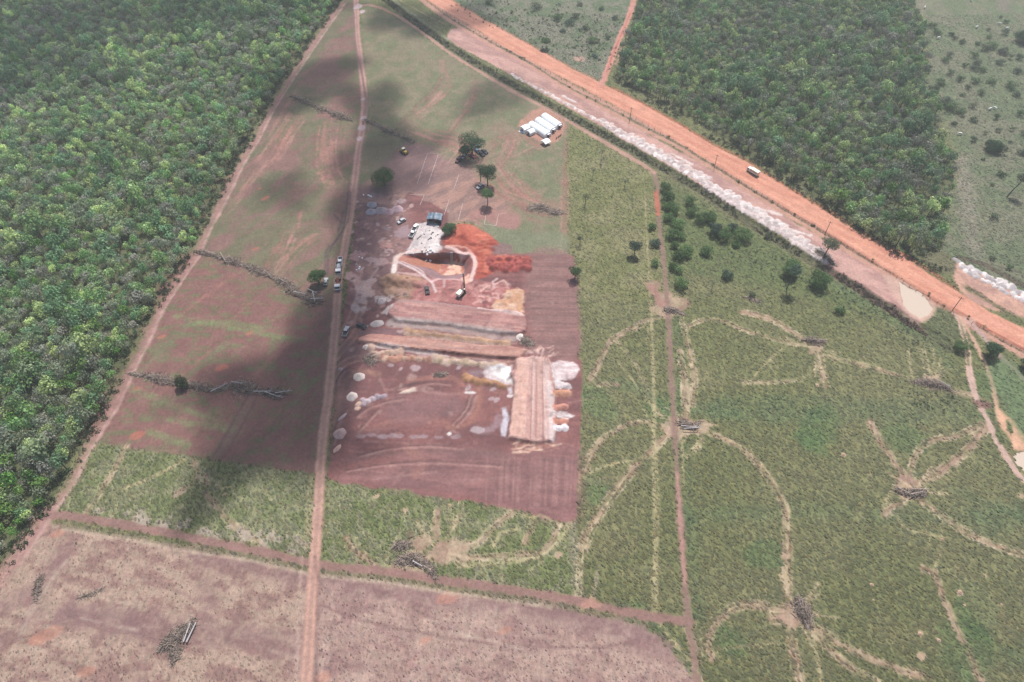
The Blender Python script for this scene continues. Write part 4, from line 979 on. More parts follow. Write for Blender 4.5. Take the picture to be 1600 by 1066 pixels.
# ------------------------------------------------------------------ foliage
def rnd_dirs(rng, n, zmin=-1.0):
    z = rng.uniform(zmin, 1, n); a = rng.uniform(0, 2 * math.pi, n); r = np.sqrt(1 - z * z)
    return np.stack([r * np.cos(a), r * np.sin(a), z], 1)
def quads(rng, c, nrm, size, aspect=1.0):
    n = len(c)
    up = rnd_dirs(rng, n)
    t = np.cross(nrm, up); t /= np.linalg.norm(t, axis=1)[:, None] + 1e-9
    b = np.cross(nrm, t)
    s = (size if np.ndim(size) else np.full(n, size)) * rng.uniform(0.6, 1.25, n)
    t = t * (s * aspect)[:, None] * 0.5; b = b * (s)[:, None] * 0.5
    j = rng.uniform(0.55, 1.1, (n, 4, 1))
    v = np.stack([c - t * j[:, 0] - b * j[:, 1] * 0.6, c + t * j[:, 1] - b * j[:, 2], c + t * j[:, 2] * 0.7 + b * j[:, 3], c - t * j[:, 3] + b * j[:, 0] * 0.8], 1).reshape(-1, 3)
    f = np.arange(4 * n, dtype=np.int32).reshape(n, 4)
    return v, f
def crown(rng, rad, zc, rz, n, leaf, tint, lobes=5, spread=0.5, twig=False, gap=0.0):
    """crown of leaf clumps spread through several lobes; returns verts, faces, colours"""
    cs = [(0, 0, zc + rz * 0.1, 0.62)]
    a0 = rng.uniform(0, 6.28)
    for k in range(lobes):
        a = a0 + k * 2.4 + rng.uniform(-.3, .3); q = rad * spread * rng.uniform(0.75, 1.15)
        cs.append((q * math.cos(a), q * math.sin(a), zc + rz * rng.uniform(-0.35, 0.45), rng.uniform(0.36, 0.56)))
    w = np.array([c[3] ** 2 for c in cs]); w /= w.sum()
    li = rng.choice(len(cs), n, p=w)
    C = np.array(cs)[li]
    d = rnd_dirs(rng, n, -0.55)
    sh = rng.uniform(0.0, 1.0, n) ** 0.35
    sc_ = np.stack([C[:, 3] * rad, C[:, 3] * rad, C[:, 3] * rz * 1.25], 1)
    p = C[:, :3] + d * sc_ * (0.35 + 0.68 * sh)[:, None]
    nr = d * 0.9 + rnd_dirs(rng, n) * 0.65 + np.array([0, 0, 0.25]); nr /= np.linalg.norm(nr, axis=1)[:, None]
    v, f = quads(rng, p, nr, leaf, 0.35 if twig else 0.9)
    lt = rng.uniform(0.82, 1.2, len(cs))[li] * rng.uniform(0.72, 1.3, n)
    hue = rng.normal(0, 0.06, (n, 1)) * np.array([1.0, 0.2, -0.6])
    c = np.asarray(tint)[None, :] * lt[:, None] * (1 + hue)
    return v, f, np.clip(np.repeat(c, 4, 0), 0.004, 0.9)
def trunk_mesh(rng, h, r, branches=4, lean=(0, 0), rad=2.0):
    b = MB()
    top = (lean[0], lean[1], h)
    mid = (lean[0] * .4 + rng.uniform(-.1, .1), lean[1] * .4, h * .5)
    b.tube((0, 0, -0.3), mid, r * 1.25, r * .85, 7); b.tube(mid, top, r * .85, r * .5, 6)
    for k in range(branches):
        a = k * 2.4 + rng.uniform(-.4, .4); z0 = h * rng.uniform(.5, .85); t = z0 / h
        p = (lean[0] * t, lean[1] * t, z0)
        b.tube(p, (p[0] + rad * .55 * math.cos(a), p[1] + rad * .55 * math.sin(a), z0 + h * rng.uniform(.25, .5)), r * .42, r * .12, 5)
    return b
GRN = [np.array(c) * np.array([3.1, 2.8, 2.75]) for c in ((0.060, 0.112, 0.044), (0.086, 0.132, 0.058), (0.040, 0.082, 0.040), (0.115, 0.155, 0.070), (0.076, 0.108, 0.062), (0.052, 0.098, 0.055))]
GRY = [np.array(c) * 1.75 for c in ((0.130, 0.150, 0.108), (0.125, 0.148, 0.098), (0.148, 0.148, 0.124))]
BRI = [np.array(c) * 1.4 for c in ((0.085, 0.19, 0.040), (0.12, 0.21, 0.055))]
def forest_variant(seed, tint, n=235, bare=False, leaf=None):
    rng = np.random.default_rng(seed)
    rz = rng.uniform(0.55, 0.8)
    v, f, c = crown(rng, 1.0, 1.05, rz, n, leaf or (0.195 if not bare else 0.26), tint, lobes=int(rng.integers(4, 7)), spread=.44, twig=bare)
    # a short four sided trunk below
    t = 0.05
    tv = np.array([(-t, -t, -0.1), (t, -t, -0.1), (t, t, -0.1), (-t, t, -0.1), (-t * .5, -t * .5, 1), (t * .5, -t * .5, 1), (t * .5, t * .5, 1), (-t * .5, t * .5, 1)])
    o = len(v)
    tf = np.array([(0, 1, 5, 4), (1, 2, 6, 5), (2, 3, 7, 6), (3, 0, 4, 7)]) + o
    return np.concatenate([v, tv]), np.concatenate([f, tf]), np.concatenate([c, np.tile((0.12, 0.10, 0.09), (8, 1))])
VARS = []
for k in range(6): VARS.append(('g', forest_variant(100 + k, GRN[k])))
for k in range(6): VARS.append(('g', forest_variant(120 + k, GRN[(k * 5 + 1) % 6] * 1.25)))
for k in range(3): VARS.append(('p', forest_variant(140 + k, GRY[k], 170)))
for k in range(3): VARS.append(('p', forest_variant(150 + k, GRY[k] * 0.95, 150, True)))
for k in range(2): VARS.append(('b', forest_variant(160 + k, BRI[k])))
def inpoly(P, x, y):
    c = np.zeros(len(x), bool); n = len(P)
    for k in range(n):
        a, b = P[k], P[(k + 1) % n]
        if a[1] == b[1]: continue
        m = ((a[1] > y) != (b[1] > y)) & (x < (b[0] - a[0]) * (y - a[1]) / (b[1] - a[1]) + a[0])
        c ^= m
    return c
def proj(x, y, z):
    dx, dy, dz = x, y, z - HC
    dep = dy * cP - dz * sP
    return 800 + FPX * dx / dep, 533 - FPX * (dy * sP + dz * cP) / dep, dep
def forest_points(poly_px, rng, cell):
    P = W_(poly_px)
    P[:, 0] = np.clip(P[:, 0], -425, 425); P[:, 1] = np.clip(P[:, 1], 5, 552)
    x0, x1, y0, y1 = P[:, 0].min(), P[:, 0].max(), P[:, 1].min(), P[:, 1].max()
    X, Y = np.meshgrid(np.arange(x0, x1, cell), np.arange(y0, y1, cell))
    X = (X + rng.uniform(-.48, .48, X.shape) * cell).ravel(); Y = (Y + rng.uniform(-.48, .48, Y.shape) * cell).ravel()
    m = inpoly(P, X, Y)
    X, Y = X[m], Y[m]
    u, v, d = proj(X, Y, 3.0)
    m = (u > -260) & (u < 1860) & (v < 1200) & (v > -80)
    return X[m], Y[m], u[m], v[m], d[m]
rng = np.random.default_rng(42)
def make_forest(P, off_edge):
    X, Y, u, v, d = forest_points(P, rng, 3.35)
    rad = rng.uniform(1.7, 3.3, len(X)) * (0.9 + 0.5 * (fbm(X / 30, Y / 30, 301, 3) - 0.3))
    big = rng.random(len(X)) < 0.07
    rad[big] *= 1.5
    sm = rng.random(len(X)) < 0.25
    rad[sm] *= 0.68
    # kinds come in patches
    pn = fbm(X / 22, Y / 22, 305, 4)
    pr = rng.random(len(X))
    kind = np.where(pr < 0.24 + 1.1 * np.clip(pn - 0.43, 0, 1), 1, np.where(pr > 0.965 - 0.12 * (v > 500), 2, 0))
    hgt = rad * rng.uniform(0.75, 1.5, len(X))
    return dict(X=X, Y=Y, u=u, v=v, d=d, r=rad, k=kind, h=hgt)
FL = make_forest([(u - 3, v) if i < 22 else (u, v) for i, (u, v) in enumerate(FOREST_L)], 1)
FR = make_forest(FOREST_R, 1)
NV = {0: list(range(12)), 1: list(range(12, 18)), 2: [18, 19]}
vi = {}
for nm, F in (('l', FL), ('r', FR)):
    F['var'] = np.array([NV[k][int(rng.integers(len(NV[k])))] for k in F['k']])
    F['rot'] = rng.uniform(0, 6.28, len(F['X']))
    F['val'] = rng.uniform(0.80, 1.25, len(F['X'])) * (0.75 + 0.5 * fbm(F['X'] / 14, F['Y'] / 14, 311, 3))
    F['side'] = np.full(len(F['X']), 0 if nm == 'l' else 1)
ALL = {k: np.concatenate([FL[k], FR[k]]) for k in FL}
vis = (ALL['u'] > 12) & (ALL['u'] < 1588) & (ALL['v'] > 12) & (ALL['v'] < 1050)
score = np.where(vis, ALL['r'] / ALL['d'], 0)
order = np.argsort(-score)
single = np.zeros(len(score), bool); single[order[:300]] = True
VM = [mesh_np('forest_tree', v, f, M_LEAF, False, {'Col': c}) for _, (v, f, c) in VARS]
LAB_T = {0: 'leafy green tree packed into the dense forest', 1: 'pale grey green sparse tree packed into the dense forest', 2: 'bright fresh green tree packed into the dense forest'}
for i in np.where(single)[0]:
    s_ = ALL['side'][i]; k = ALL['k'][i]
    x, y = float(ALL['X'][i]), float(ALL['Y'][i])
    o = obj('forest_tree', VM[ALL['var'][i]], None, (x, y, zat(x, y)), float(ALL['rot'][i]))
    r = float(ALL['r'][i]); h = float(ALL['h'][i])
    o.scale = (r, r, max(h, 1.6) * 1.25)
    where = ' left of the red field' if s_ == 0 else ' beyond the orange road'
    tag(o, LAB_T[k] + where, 'tree', ('green', 'pale', 'bright')[k] + ' forest trees' + where)
def join_forest(name, F, m):
    Vs, Fs, Cs, off_ = [], [], [], 0
    for vk in range(len(VARS)):
        ii = np.where(m & (F['var'] == vk))[0]
        if len(ii) == 0: continue
        v, f, c = VARS[vk][1]
        for far in (0, 1):
            jj = ii[(F['d'][ii] > 430) == bool(far)]
            if len(jj) == 0: continue
            if far:   # far trees: every other leaf clump, a little larger
                nq = (len(v) - 8) // 4
                keep = np.arange(0, nq * 0.62, dtype=int)
                vv = v[:nq * 4].reshape(nq, 4, 3)[keep]; cc = c[:nq * 4].reshape(nq, 4, 3)[keep].reshape(-1, 3)
                ce = vv.mean(1, keepdims=True); vv = (ce + (vv - ce) * 1.25).reshape(-1, 3)
                ff = np.arange(len(vv)).reshape(-1, 4)
            else: vv, ff, cc = v, f, c
            cr, sr = np.cos(F['rot'][jj])[:, None], np.sin(F['rot'][jj])[:, None]
            r = F['r'][jj][:, None]; h = np.maximum(F['h'][jj], 1.6)[:, None] * 1.25
            z = np.array([zat(a, b) for a, b in zip(F['X'][jj], F['Y'][jj])])[:, None]
            x = (vv[:, 0] * cr - vv[:, 1] * sr) * r + F['X'][jj][:, None]
            y = (vv[:, 0] * sr + vv[:, 1] * cr) * r + F['Y'][jj][:, None]
            zz = vv[:, 2] * h + z
            Vs.append(np.stack([x, y, zz], -1).reshape(-1, 3))
            Fs.append((ff[None] + (np.arange(len(jj)) * len(vv))[:, None, None]).reshape(-1, 4) + off_)
            Cs.append((cc[None] * F['val'][jj][:, None, None]).reshape(-1, 3))
            off_ += len(vv) * len(jj)
    me = mesh_np(name, np.concatenate(Vs), np.concatenate(Fs), M_LEAF, False, {'Col': np.clip(np.concatenate(Cs), .003, .9)})
    return obj(name, me)
tag(join_forest('forest', ALL, ~single & (ALL['side'] == 0)), 'dense grey green forest canopy filling the left of the view', 'forest', kind='stuff')
tag(join_forest('forest', ALL, ~single & (ALL['side'] == 1)), 'dense dark green forest canopy beyond the orange dirt road', 'forest', kind='stuff')
print('forest', len(score), round(time.time() - T0, 1))

# ------------------------------------------------------------------ single trees
TREE_N = [0]
def tree(u, v, rad, h, label, group=None, tint=None, cat='tree', n=None, rz=None, leaf=None, lean=(0, 0), lobes=6, twig=False, name=None, thin=1.0, rtr=None):
    """u, v: where its foot stands"""
    TREE_N[0] += 1
    rg = np.random.default_rng(900 + TREE_N[0])
    x, y = G(u, v); z = zat(x, y)
    t = empty(name or ('tree' if cat == 'tree' else 'bush'), (x, y, z))
    tag(t, label, cat, group)
    rz = rz or rad * 0.62
    zc = max(h - rz * 0.9, rz * 0.75)
    tint = GRN[int(rg.integers(6))] if tint is None else np.array(tint)
    leaf = leaf or (0.34 if rad > 1.5 else 0.28)
    rad *= 1.14 if cat == 'tree' else .9
    n = n or int(np.clip(190 * rad * rad / (leaf / .34) ** 2 * thin, 60, 5200))
    lobes = lobes if cat == 'tree' else int(rg.integers(5, 10))
    vv, f, c = crown(rg, rad, zc, rz, n, leaf, tint, lobes, spread=.5 if cat == 'tree' else .68, twig=twig)
    vv[:, 0] += lean[0]; vv[:, 1] += lean[1]
    trunk_mesh(rg, zc + .1, rtr or max(.07, rad * .055), 5 if rad > 1.5 else 3, lean, rad).build('trunk' if cat == 'tree' else 'stem', M_BARK, t)
    obj('crown' if cat == 'tree' else 'foliage', mesh_np('crown', vv, f, M_LEAF, False, {'Col': c}), t)
    return t
DG = (0.038, 0.084, 0.036); MG = (0.095, 0.17, 0.062); BG_ = (0.115, 0.20, 0.07); PG = (0.115, 0.145, 0.085); BLG = (0.075, 0.120, 0.082)
tree(738, 243, 6.8, 11.0, 'largest dark green tree with vehicles parked in its shade', tint=DG, lobes=8)
tree(727, 249, 3.6, 7.0, 'lower dark tree joined to the largest tree above the parked vehicles', tint=DG)
tree(762, 290, 4.3, 9.5, 'dark green tree above a parked car in the dirt yard', tint=DG)
tree(751, 283, 2.8, 9.0, 'pale thin leaved tree behind the dark tree in the dirt yard', tint=PG, thin=.5)
tree(762, 320, 3.2, 8.2, 'round green tree with a bare trunk at the edge of the dirt yard', tint=MG)
tree(601, 289, 6.0, 7.2, 'wide flat bright green tree beside the gravel heaps', tint=(0.075, 0.17, 0.045), rz=2.6, lobes=8)
tree(499, 443, 3.9, 6.8, 'leafy green tree standing alone just left of the lorries', tint=MG)
tree(702, 366, 3.2, 4.0, 'round bushy green tree at the edge of the red earth dump', tint=(0.06, 0.13, 0.05))
tree(853, 76, 3.0, 6.5, 'small round tree alone in the scrub above the orange road', tint=MG)
tree(898, 436, 2.6, 5.6, 'small green tree on the boundary of the ploughed field', tint=MG)
tree(991, 399, 2.9, 7.0, 'blue green tree with thin trunk in the narrow pasture', tint=BLG)
tree(1287, 402, 4.0, 9.5, 'tall thin crowned tree at the end of the white spoil ridge', tint=PG, lean=(.6, 0), thin=.6)
tree(1229, 452, 3.0, 12.5, 'tallest tree of the right pasture on a slender trunk', tint=BLG, thin=.7, rz=2.0)
tree(1234, 428, 4.2, 6.2, 'dense round green tree left of its twin below the spoil ridge', tint=MG)
tree(1276, 446, 4.4, 6.0, 'dense round green tree right of its twin below the spoil ridge', tint=MG)
tree(1500, 546, 3.1, 3.6, 'bright green bush left of the twin wheel track fork', tint=BG_, cat='bush')
tree(1545, 556, 3.4, 5.6, 'dark rounded tree between the wheel tracks near the red road', tint=DG)
tree(1600, 575, 2.6, 4.4, 'dark tree cut by the right edge of the view', tint=DG)
tree(286, 605, 2.4, 5.2, 'green conical tree left standing in the pile of dead branches', tint=(0.045, 0.085, 0.035), rz=2.6)
tree(1573, 308, 2.9, 11.0, 'tall leaning tree with a bare trunk in the far right pasture', tint=PG, lean=(3.2, 1.0), rtr=.28, thin=.7)
tree(1596, 66, 5.2, 6.5, 'large dark tree at the right edge of the far pasture', tint=DG)
tree(1552, 236, 4.6, 5.4, 'large dark round tree below the cattle in the far pasture', tint=DG)
for u, v, r, h, lb in ((939, 252, 1.3, 6.5, 'thin wispy tree nearest the ditch in the narrow pasture'), (926, 277, 1.6, 5.0, 'wispy blue green tree second from the ditch'),
                       (976, 293, 1.6, 4.8, 'small tree with a pale termite lump at its foot'), (914, 322, 2.2, 6.4, 'pale wispy tree midway along the boundary of the narrow pasture'),
                       (906, 382, 1.9, 5.6, 'pale wispy tree beside the boundary of the ploughed field'), (1112, 452, 1.2, 4.5, 'spindly pale sapling right of the bush lined lane')):
    tree(u, v, r, h, lb, tint=PG, thin=.45, twig=True)
# bushes along the lane and in the right pasture: one kind, each its own object
LB = 'dense green bush in the row along the narrow lane'
for u, v, r in ((1040, 297, 3.0), (1043, 312, 3.6), (1050, 330, 3.6), (1046, 346, 3.0), (1059, 356, 3.4), (1049, 371, 3.0), (1063, 372, 2.4), (1071, 398, 3.4), (1059, 404, 2.8), (1050, 420, 2.2), (1054, 386, 2.4), (1064, 448, 3.2), (1040, 325, 2.2), (1060, 425, 2.0)):
    tree(u, v, r, r * 1.25, LB, 'bushes along the narrow lane', tint=[MG, BG_, (0.07, 0.13, 0.045)][int(rng.integers(3))], cat='bush')
LB = 'dense green bush in the belt between lane and ditch'
for u, v, r in ((1077, 318, 3.0), (1081, 334, 2.9), (1094, 346, 3.2), (1109, 346, 3.4), (1115, 365, 4.0), (1130, 372, 3.8), (1143, 360, 2.8), (1158, 374, 4.0), (1150, 384, 2.2)):
    tree(u, v, r, r * 1.3, LB, 'bushes of the belt below the ditch', tint=[MG, BG_, BLG][int(rng.integers(3))], cat='bush')
for u, v, r, lb, tn in ((1103, 396, 3.1, 'round green bush standing alone between lane and ditch', MG), (1136, 434, 2.6, 'blue green bush in the pasture below the belt', BLG), (1310, 488, 2.2, 'small dark bush below the twin round trees', MG),
                        (1018, 357, 2.2, 'small bush touching the left side of the narrow lane', MG), (1022, 384, 2.6, 'blue green bush left of the lane beside the lone trunked tree', BLG), (1023, 414, 2.1, 'bright bush left of the lane at the end of the row', BG_),
                        (905, 373, .8, 'tiny dark shrub near the ploughed field boundary', MG), (1175, 462, 1.6, 'low grey green bush left of the dark brush in the right pasture', PG), (1198, 372, 1.6, 'pale low bush between the belt and the ditch', PG)):
    tree(u, v, r, r * 1.2, lb, tint=tn, cat='bush')
LB = 'rounded bush scattered over the far right pasture'
for u, v, r in ((1455, 42, 3.6), (1463, 54, 3.8), (1485, 56, 2.3), (1492, 62, 2.6), (1503, 68, 2.6), (1483, 88, 3.6), (1476, 96, 3.0), (1447, 113, 3.2), (1483, 116, 3.2), (1521, 90, 3.4), (1527, 100, 3.2), (1521, 109, 2.8), (1539, 79, 3.8), (1549, 75, 3.4),
                (1566, 84, 3.6), (1577, 92, 3.2), (1592, 92, 3.4), (1568, 54, 3.6), (1544, 60, 2.2), (1545, 48, 1.6), (1571, 36, 2.2), (1563, 28, 2.0), (1589, 114, 3.2), (1561, 100, 2.6), (1526, 70, 2.2), (1474, 164, 4.6), (1483, 172, 4.2), (1500, 178, 3.4), (1520, 168, 3.0),
                (1521, 190, 2.8), (1532, 147, 3.0), (1525, 130, 3.0), (1555, 186, 3.2), (1558, 206, 2.4), (1581, 204, 2.4), (1577, 138, 3.6), (1593, 180, 3.4), (1519, 221, 2.8), (1577, 224, 1.6), (1598, 241, 3.0), (1490, 195, 2.4), (1460, 142, 3.2), (1499, 126, 2.8),
                (1549, 130, 3.4), (1510, 139, 2.4), (1550, 290, 1.8), (1552, 340, 2.6), (1564, 275, 3.2), (1470, 132, 3.4), (1535, 112, 2.8), (1507, 104, 2.4), (1588, 150, 2.6), (1540, 210, 1.8), (1600, 210, 2.6), (1575, 420, 2.4), (1548, 405, 2.0), (1535, 250, 1.4), (1505, 150, 2.2)):
    tree(u + rng.uniform(-1, 1), v, r * rng.uniform(.6, 1.05), r * rng.uniform(.7, 1.0), LB, 'bushes scattered over the far right pasture', tint=[(0.08, 0.14, 0.06), (0.085, 0.125, 0.085), DG, (0.12, 0.15, 0.09), (0.09, 0.15, 0.06)][int(rng.integers(5))], cat='bush', thin=.55, lobes=int(rng.integers(3, 9)))
LB = 'low bush scattered over the scrubland above the orange road'
for u, v, r in ((763, 6, 2.4), (838, 14, 4.0), (870, 30, 3.6), (890, 38, 3.4), (925, 66, 3.4), (900, 28, 3.0), (880, 50, 2.2), (915, 45, 2.4), (930, 90, 2.0), (950, 60, 2.2), (800, 20, 1.6), (960, 30, 2.4), (905, 8, 2.4), (940, 15, 2.0)):
    tree(u, v, r, r * .9, LB, 'bushes of the scrubland above the road', tint=[MG, BLG, PG][int(rng.integers(3))], cat='bush', thin=.6)
LB = 'small weedy shrub growing on the verge beside the road fence'
for k in range(34):
    t = rng.uniform(0.12, 1)
    P = smooth(W_(VERGE), False, 3); p = P[int(t * (len(P) - 1))]
    u, v, _ = proj(p[0], p[1], 0)
    if 0 < u < 1595 and v > 5: tree(u + rng.uniform(-2, 2), v + rng.uniform(-2, 2), rng.uniform(.5, 1.1), rng.uniform(.7, 1.4), LB, 'shrubs along the road fence', tint=[(0.06, 0.09, 0.045), PG, MG][int(rng.integers(3))], cat='bush', n=60)
LB = 'pale withered shrub standing beside the diagonal lane'
for k in range(40):
    u = rng.uniform(150, 1050); v = np.interp(u, [p[0] for p in LANE], [p[1] for p in LANE]) - rng.uniform(5, 24)
    if 480 < u < 515: continue
    tree(u, v, rng.uniform(.5, 1.0), rng.uniform(.5, 1.0), LB, 'withered shrubs beside the diagonal lane', tint=[(0.24, 0.21, 0.18), (0.16, 0.17, 0.11), (0.28, 0.24, 0.22)][int(rng.integers(3))], cat='bush', n=44, twig=True)
LB = 'pale withered shrub in the strip right of the narrow lane'
for k in range(34):
    v = rng.uniform(480, 1000); u = np.interp(v, [p[1] for p in CPATH], [p[0] for p in CPATH]) + rng.uniform(7, 26)
    tree(u, v, rng.uniform(.5, 1.0), rng.uniform(.5, 1.0), LB, 'withered shrubs right of the narrow lane', tint=[(0.24, 0.21, 0.18), (0.15, 0.18, 0.11), (0.10, 0.15, 0.08)][int(rng.integers(3))], cat='bush', n=44, twig=True)
ORD = 'first second third fourth fifth sixth seventh eighth ninth tenth eleventh twelfth thirteenth fourteenth'.split()
for gname, txt in (('bushes along the narrow lane', 'dense green bush, %s counted from the ditch along the narrow lane'), ('bushes of the belt below the ditch', 'dense green bush of the belt below the ditch, %s from the left')):
    L_ = [q for q in S.objects if q.get('group') == gname]
    L_.sort(key=(lambda q: -q.location.y) if 'lane' in gname else (lambda q: q.location.x))
    for q, w_ in zip(L_, ORD): q['label'] = txt % w_
# dense ditch growth
def scatter_clumps(name, label, pts_px, width, n, rad, tint, seed, cat='undergrowth', sparse=.25):
    rg = np.random.default_rng(seed)
    P = smooth(W_(pts_px), False, 2); t = np.gradient(P, axis=0); nr = np.stack([-t[:, 1], t[:, 0]], 1) / np.linalg.norm(t, axis=1)[:, None]
    Vs, Fs, Cs, o_ = [], [], [], 0
    for k in range(n):
        i = int(rg.integers(len(P))); p = P[i] + nr[i] * rg.uniform(-width / 2, width / 2) + t[i] * rg.uniform(-1.2, 1.2) + rg.normal(0, .5, 2) * (rg.random() < .5)
        if vnoise(np.array([p[0] / 7.]), np.array([p[1] / 7.]), 88)[0] < sparse: continue
        r = rad * rg.uniform(.5, 1.2)
        v, f, c = crown(rg, r, r * .5, r * .55, 26, r * .42, np.array(tint[int(rg.integers(len(tint)))]), 3)
        v = v + np.array([p[0], p[1], zat(p[0], p[1])])
        Vs.append(v); Fs.append(f + o_); Cs.append(c); o_ += len(v)
    me = mesh_np(name, np.concatenate(Vs), np.concatenate(Fs), M_LEAF, False, {'Col': np.concatenate(Cs)})
    return tag(obj(name, me), label, cat, kind='stuff')
scatter_clumps('undergrowth', 'dark weeds filling the ditch between path and spoil ridge', DITCH[1:-5], 4.6, 900, .9, [(0.06, 0.075, 0.045), (0.075, 0.085, 0.055), (0.05, 0.07, 0.04)], 61)
scatter_clumps('undergrowth', 'brown dry weeds in the ditch below the cleared roadside', [(1290, 418), (1340, 450), (1390, 484), (1440, 514), (1480, 538)], 5.0, 330, .9, [(0.10, 0.075, 0.065), (0.12, 0.09, 0.08), (0.07, 0.06, 0.045)], 62)
scatter_clumps('undergrowth', 'scrubby weeds at the foot of the forest beside the road', [(965, 122), (1000, 150), (1060, 182), (1116, 216), (1167, 246), (1217, 278), (1285, 320), (1352, 362), (1410, 398), (1470, 425)], 5.0, 520, 1.0, [(0.09, 0.10, 0.06), (0.12, 0.11, 0.08), (0.06, 0.09, 0.045)], 63)
scatter_clumps('undergrowth', 'blue green thicket patches in the pasture right of the lane', [(1120, 636), (1200, 636), (1300, 638), (1340, 640), (1370, 650)], 9, 90, .6, [(0.11, 0.17, 0.10), (0.14, 0.18, 0.12)], 64, sparse=.45)
scatter_clumps('undergrowth', 'blue green thicket patch beside the right wheel tracks', [(1430, 622), (1480, 630), (1530, 640)], 9, 90, .6, [(0.11, 0.17, 0.10), (0.14, 0.18, 0.12)], 65, sparse=.4)
scatter_clumps('undergrowth', 'grey green weeds scattered below the roadside ditch', [(1140, 396), (1190, 400), (1240, 440), (1330, 470), (1400, 520), (1450, 550)], 12, 170, .7, [(0.09, 0.13, 0.08), (0.14, 0.15, 0.11)], 66)
scatter_clumps('undergrowth', 'bushy weeds at the foot of the left forest edge', FL_EDGE[1:-3], 5, 520, 1.3, [(0.05, 0.09, 0.04), (0.07, 0.11, 0.05), (0.10, 0.11, 0.07)], 67)
scatter_clumps('undergrowth', 'low grey scrub of the land above the orange road', [(720, 0), (800, 30), (870, 60), (930, 90), (940, 40), (860, 20)], 34, 520, .9, [(0.09, 0.12, 0.06), (0.13, 0.14, 0.10), (0.08, 0.10, 0.06)], 68)
# ------------------------------------------------------------------ pasture tussocks (real relief, nobody could count them)
def tussocks():
    rg = np.random.default_rng(77)
    n = 190000
    # even in the picture's depth: more where the land is nearer
    yy = 40 + (rg.random(n) ** 1.35) * 400; xx = rg.uniform(-1, 1, n) * (0.80 * (yy * cP + HC * sP) + 10)
    i = np.clip(((xx - X0) / ST).astype(int), 0, nx - 1); j = np.clip(((yy - Y0) / ST).astype(int), 0, ny - 1)
    tf = TUF[j, i]
    m = (tf > .45) & ((LAB[j, i] != LI['stubble_field']) | (rg.random(n) < .55)) & (LAB[j, i] != LI['forest_floor']) & (rg.random(n) < tf)
    xx, yy, i, j, tf = xx[m], yy[m], i[m], j[m], tf[m]
    stub = LAB[j, i] == LI['stubble_field']
    n = len(xx)
    r = rg.uniform(.30, .74, n) * np.where(stub, .7, 1); h = rg.uniform(.18, .46, n) * np.where(stub, .5, 1)
    a0 = rg.uniform(0, 6.28, n)
    K = 5
    ang = a0[:, None] + np.arange(K)[None] * 2 * math.pi / K
    rr_ = r[:, None] * rg.uniform(.5, 1.2, (n, K))
    ca, sa = math.cos(2.3), math.sin(2.3)      # tussocks lie in loose diagonal waves
    ex, ey = rr_ * np.cos(ang) * 1.5, rr_ * np.sin(ang) * .75
    bx, by = xx[:, None] + ex * ca - ey * sa, yy[:, None] + ex * sa + ey * ca
    z = HGT[j, i]
    bz = np.repeat((z - .03)[:, None], K, 1)
    tp = np.stack([xx + rg.normal(0, .15, n), yy + rg.normal(0, .15, n), z + h], 1)
    V = np.concatenate([np.stack([bx, by, bz], -1), tp[:, None, :]], 1).reshape(-1, 3)
    b = (np.arange(n) * (K + 1))[:, None]
    F_ = np.stack([np.stack([b[:, 0] + k, b[:, 0] + (k + 1) % K, b[:, 0] + K], 1) for k in range(K)], 1).reshape(-1, 3)
    straw = (rg.random(n) < .2)[:, None]
    va = rg.uniform(-.2, .26, n) * np.where(stub, .35, 1) + np.where(stub, .08, 0)
    c = np.where(straw, COLM[j, i] * np.array([1.28, 1.16, 1.12]), COLM[j, i]) * (1 + va)[:, None] * (1 + rg.normal(0, .06, (n, 1)) * np.array([1, .3, -.4]))
    C = np.repeat(np.clip(c, .004, .9), K + 1, 0)
    tag(obj('pasture_grass', mesh_np('pasture_grass', V, F_, M_TUFT, False, {'Col': C})), 'tussocky green pasture grass covering the fields', 'grass', kind='stuff')
tussocks()
print('plants', round(time.time() - T0, 1))

# ------------------------------------------------------------------ ponds
def pond(pts, z, name='pond'):
    P = smooth(W_(pts, z), True, 1.5)
    c = P.mean(0); P = c + (P - c) * 1.10
    n = len(P)
    me = mesh_np(name, [(c[0], c[1], z)] + [(p[0], p[1], z) for p in P], [(0, 1 + k, 1 + (k + 1) % n) for k in range(n)], M_POND)
    tag(obj(name, me), kind='structure')
m, t, p = nodes('muddy_water')
p.inputs['Base Color'].default_value = (*alb(226, 205, 186), 1); p.inputs['Roughness'].default_value = .12; p.inputs['Specular IOR Level'].default_value = .5
M_POND = m
pond(POND1, -.35); pond(POND2, -.35)

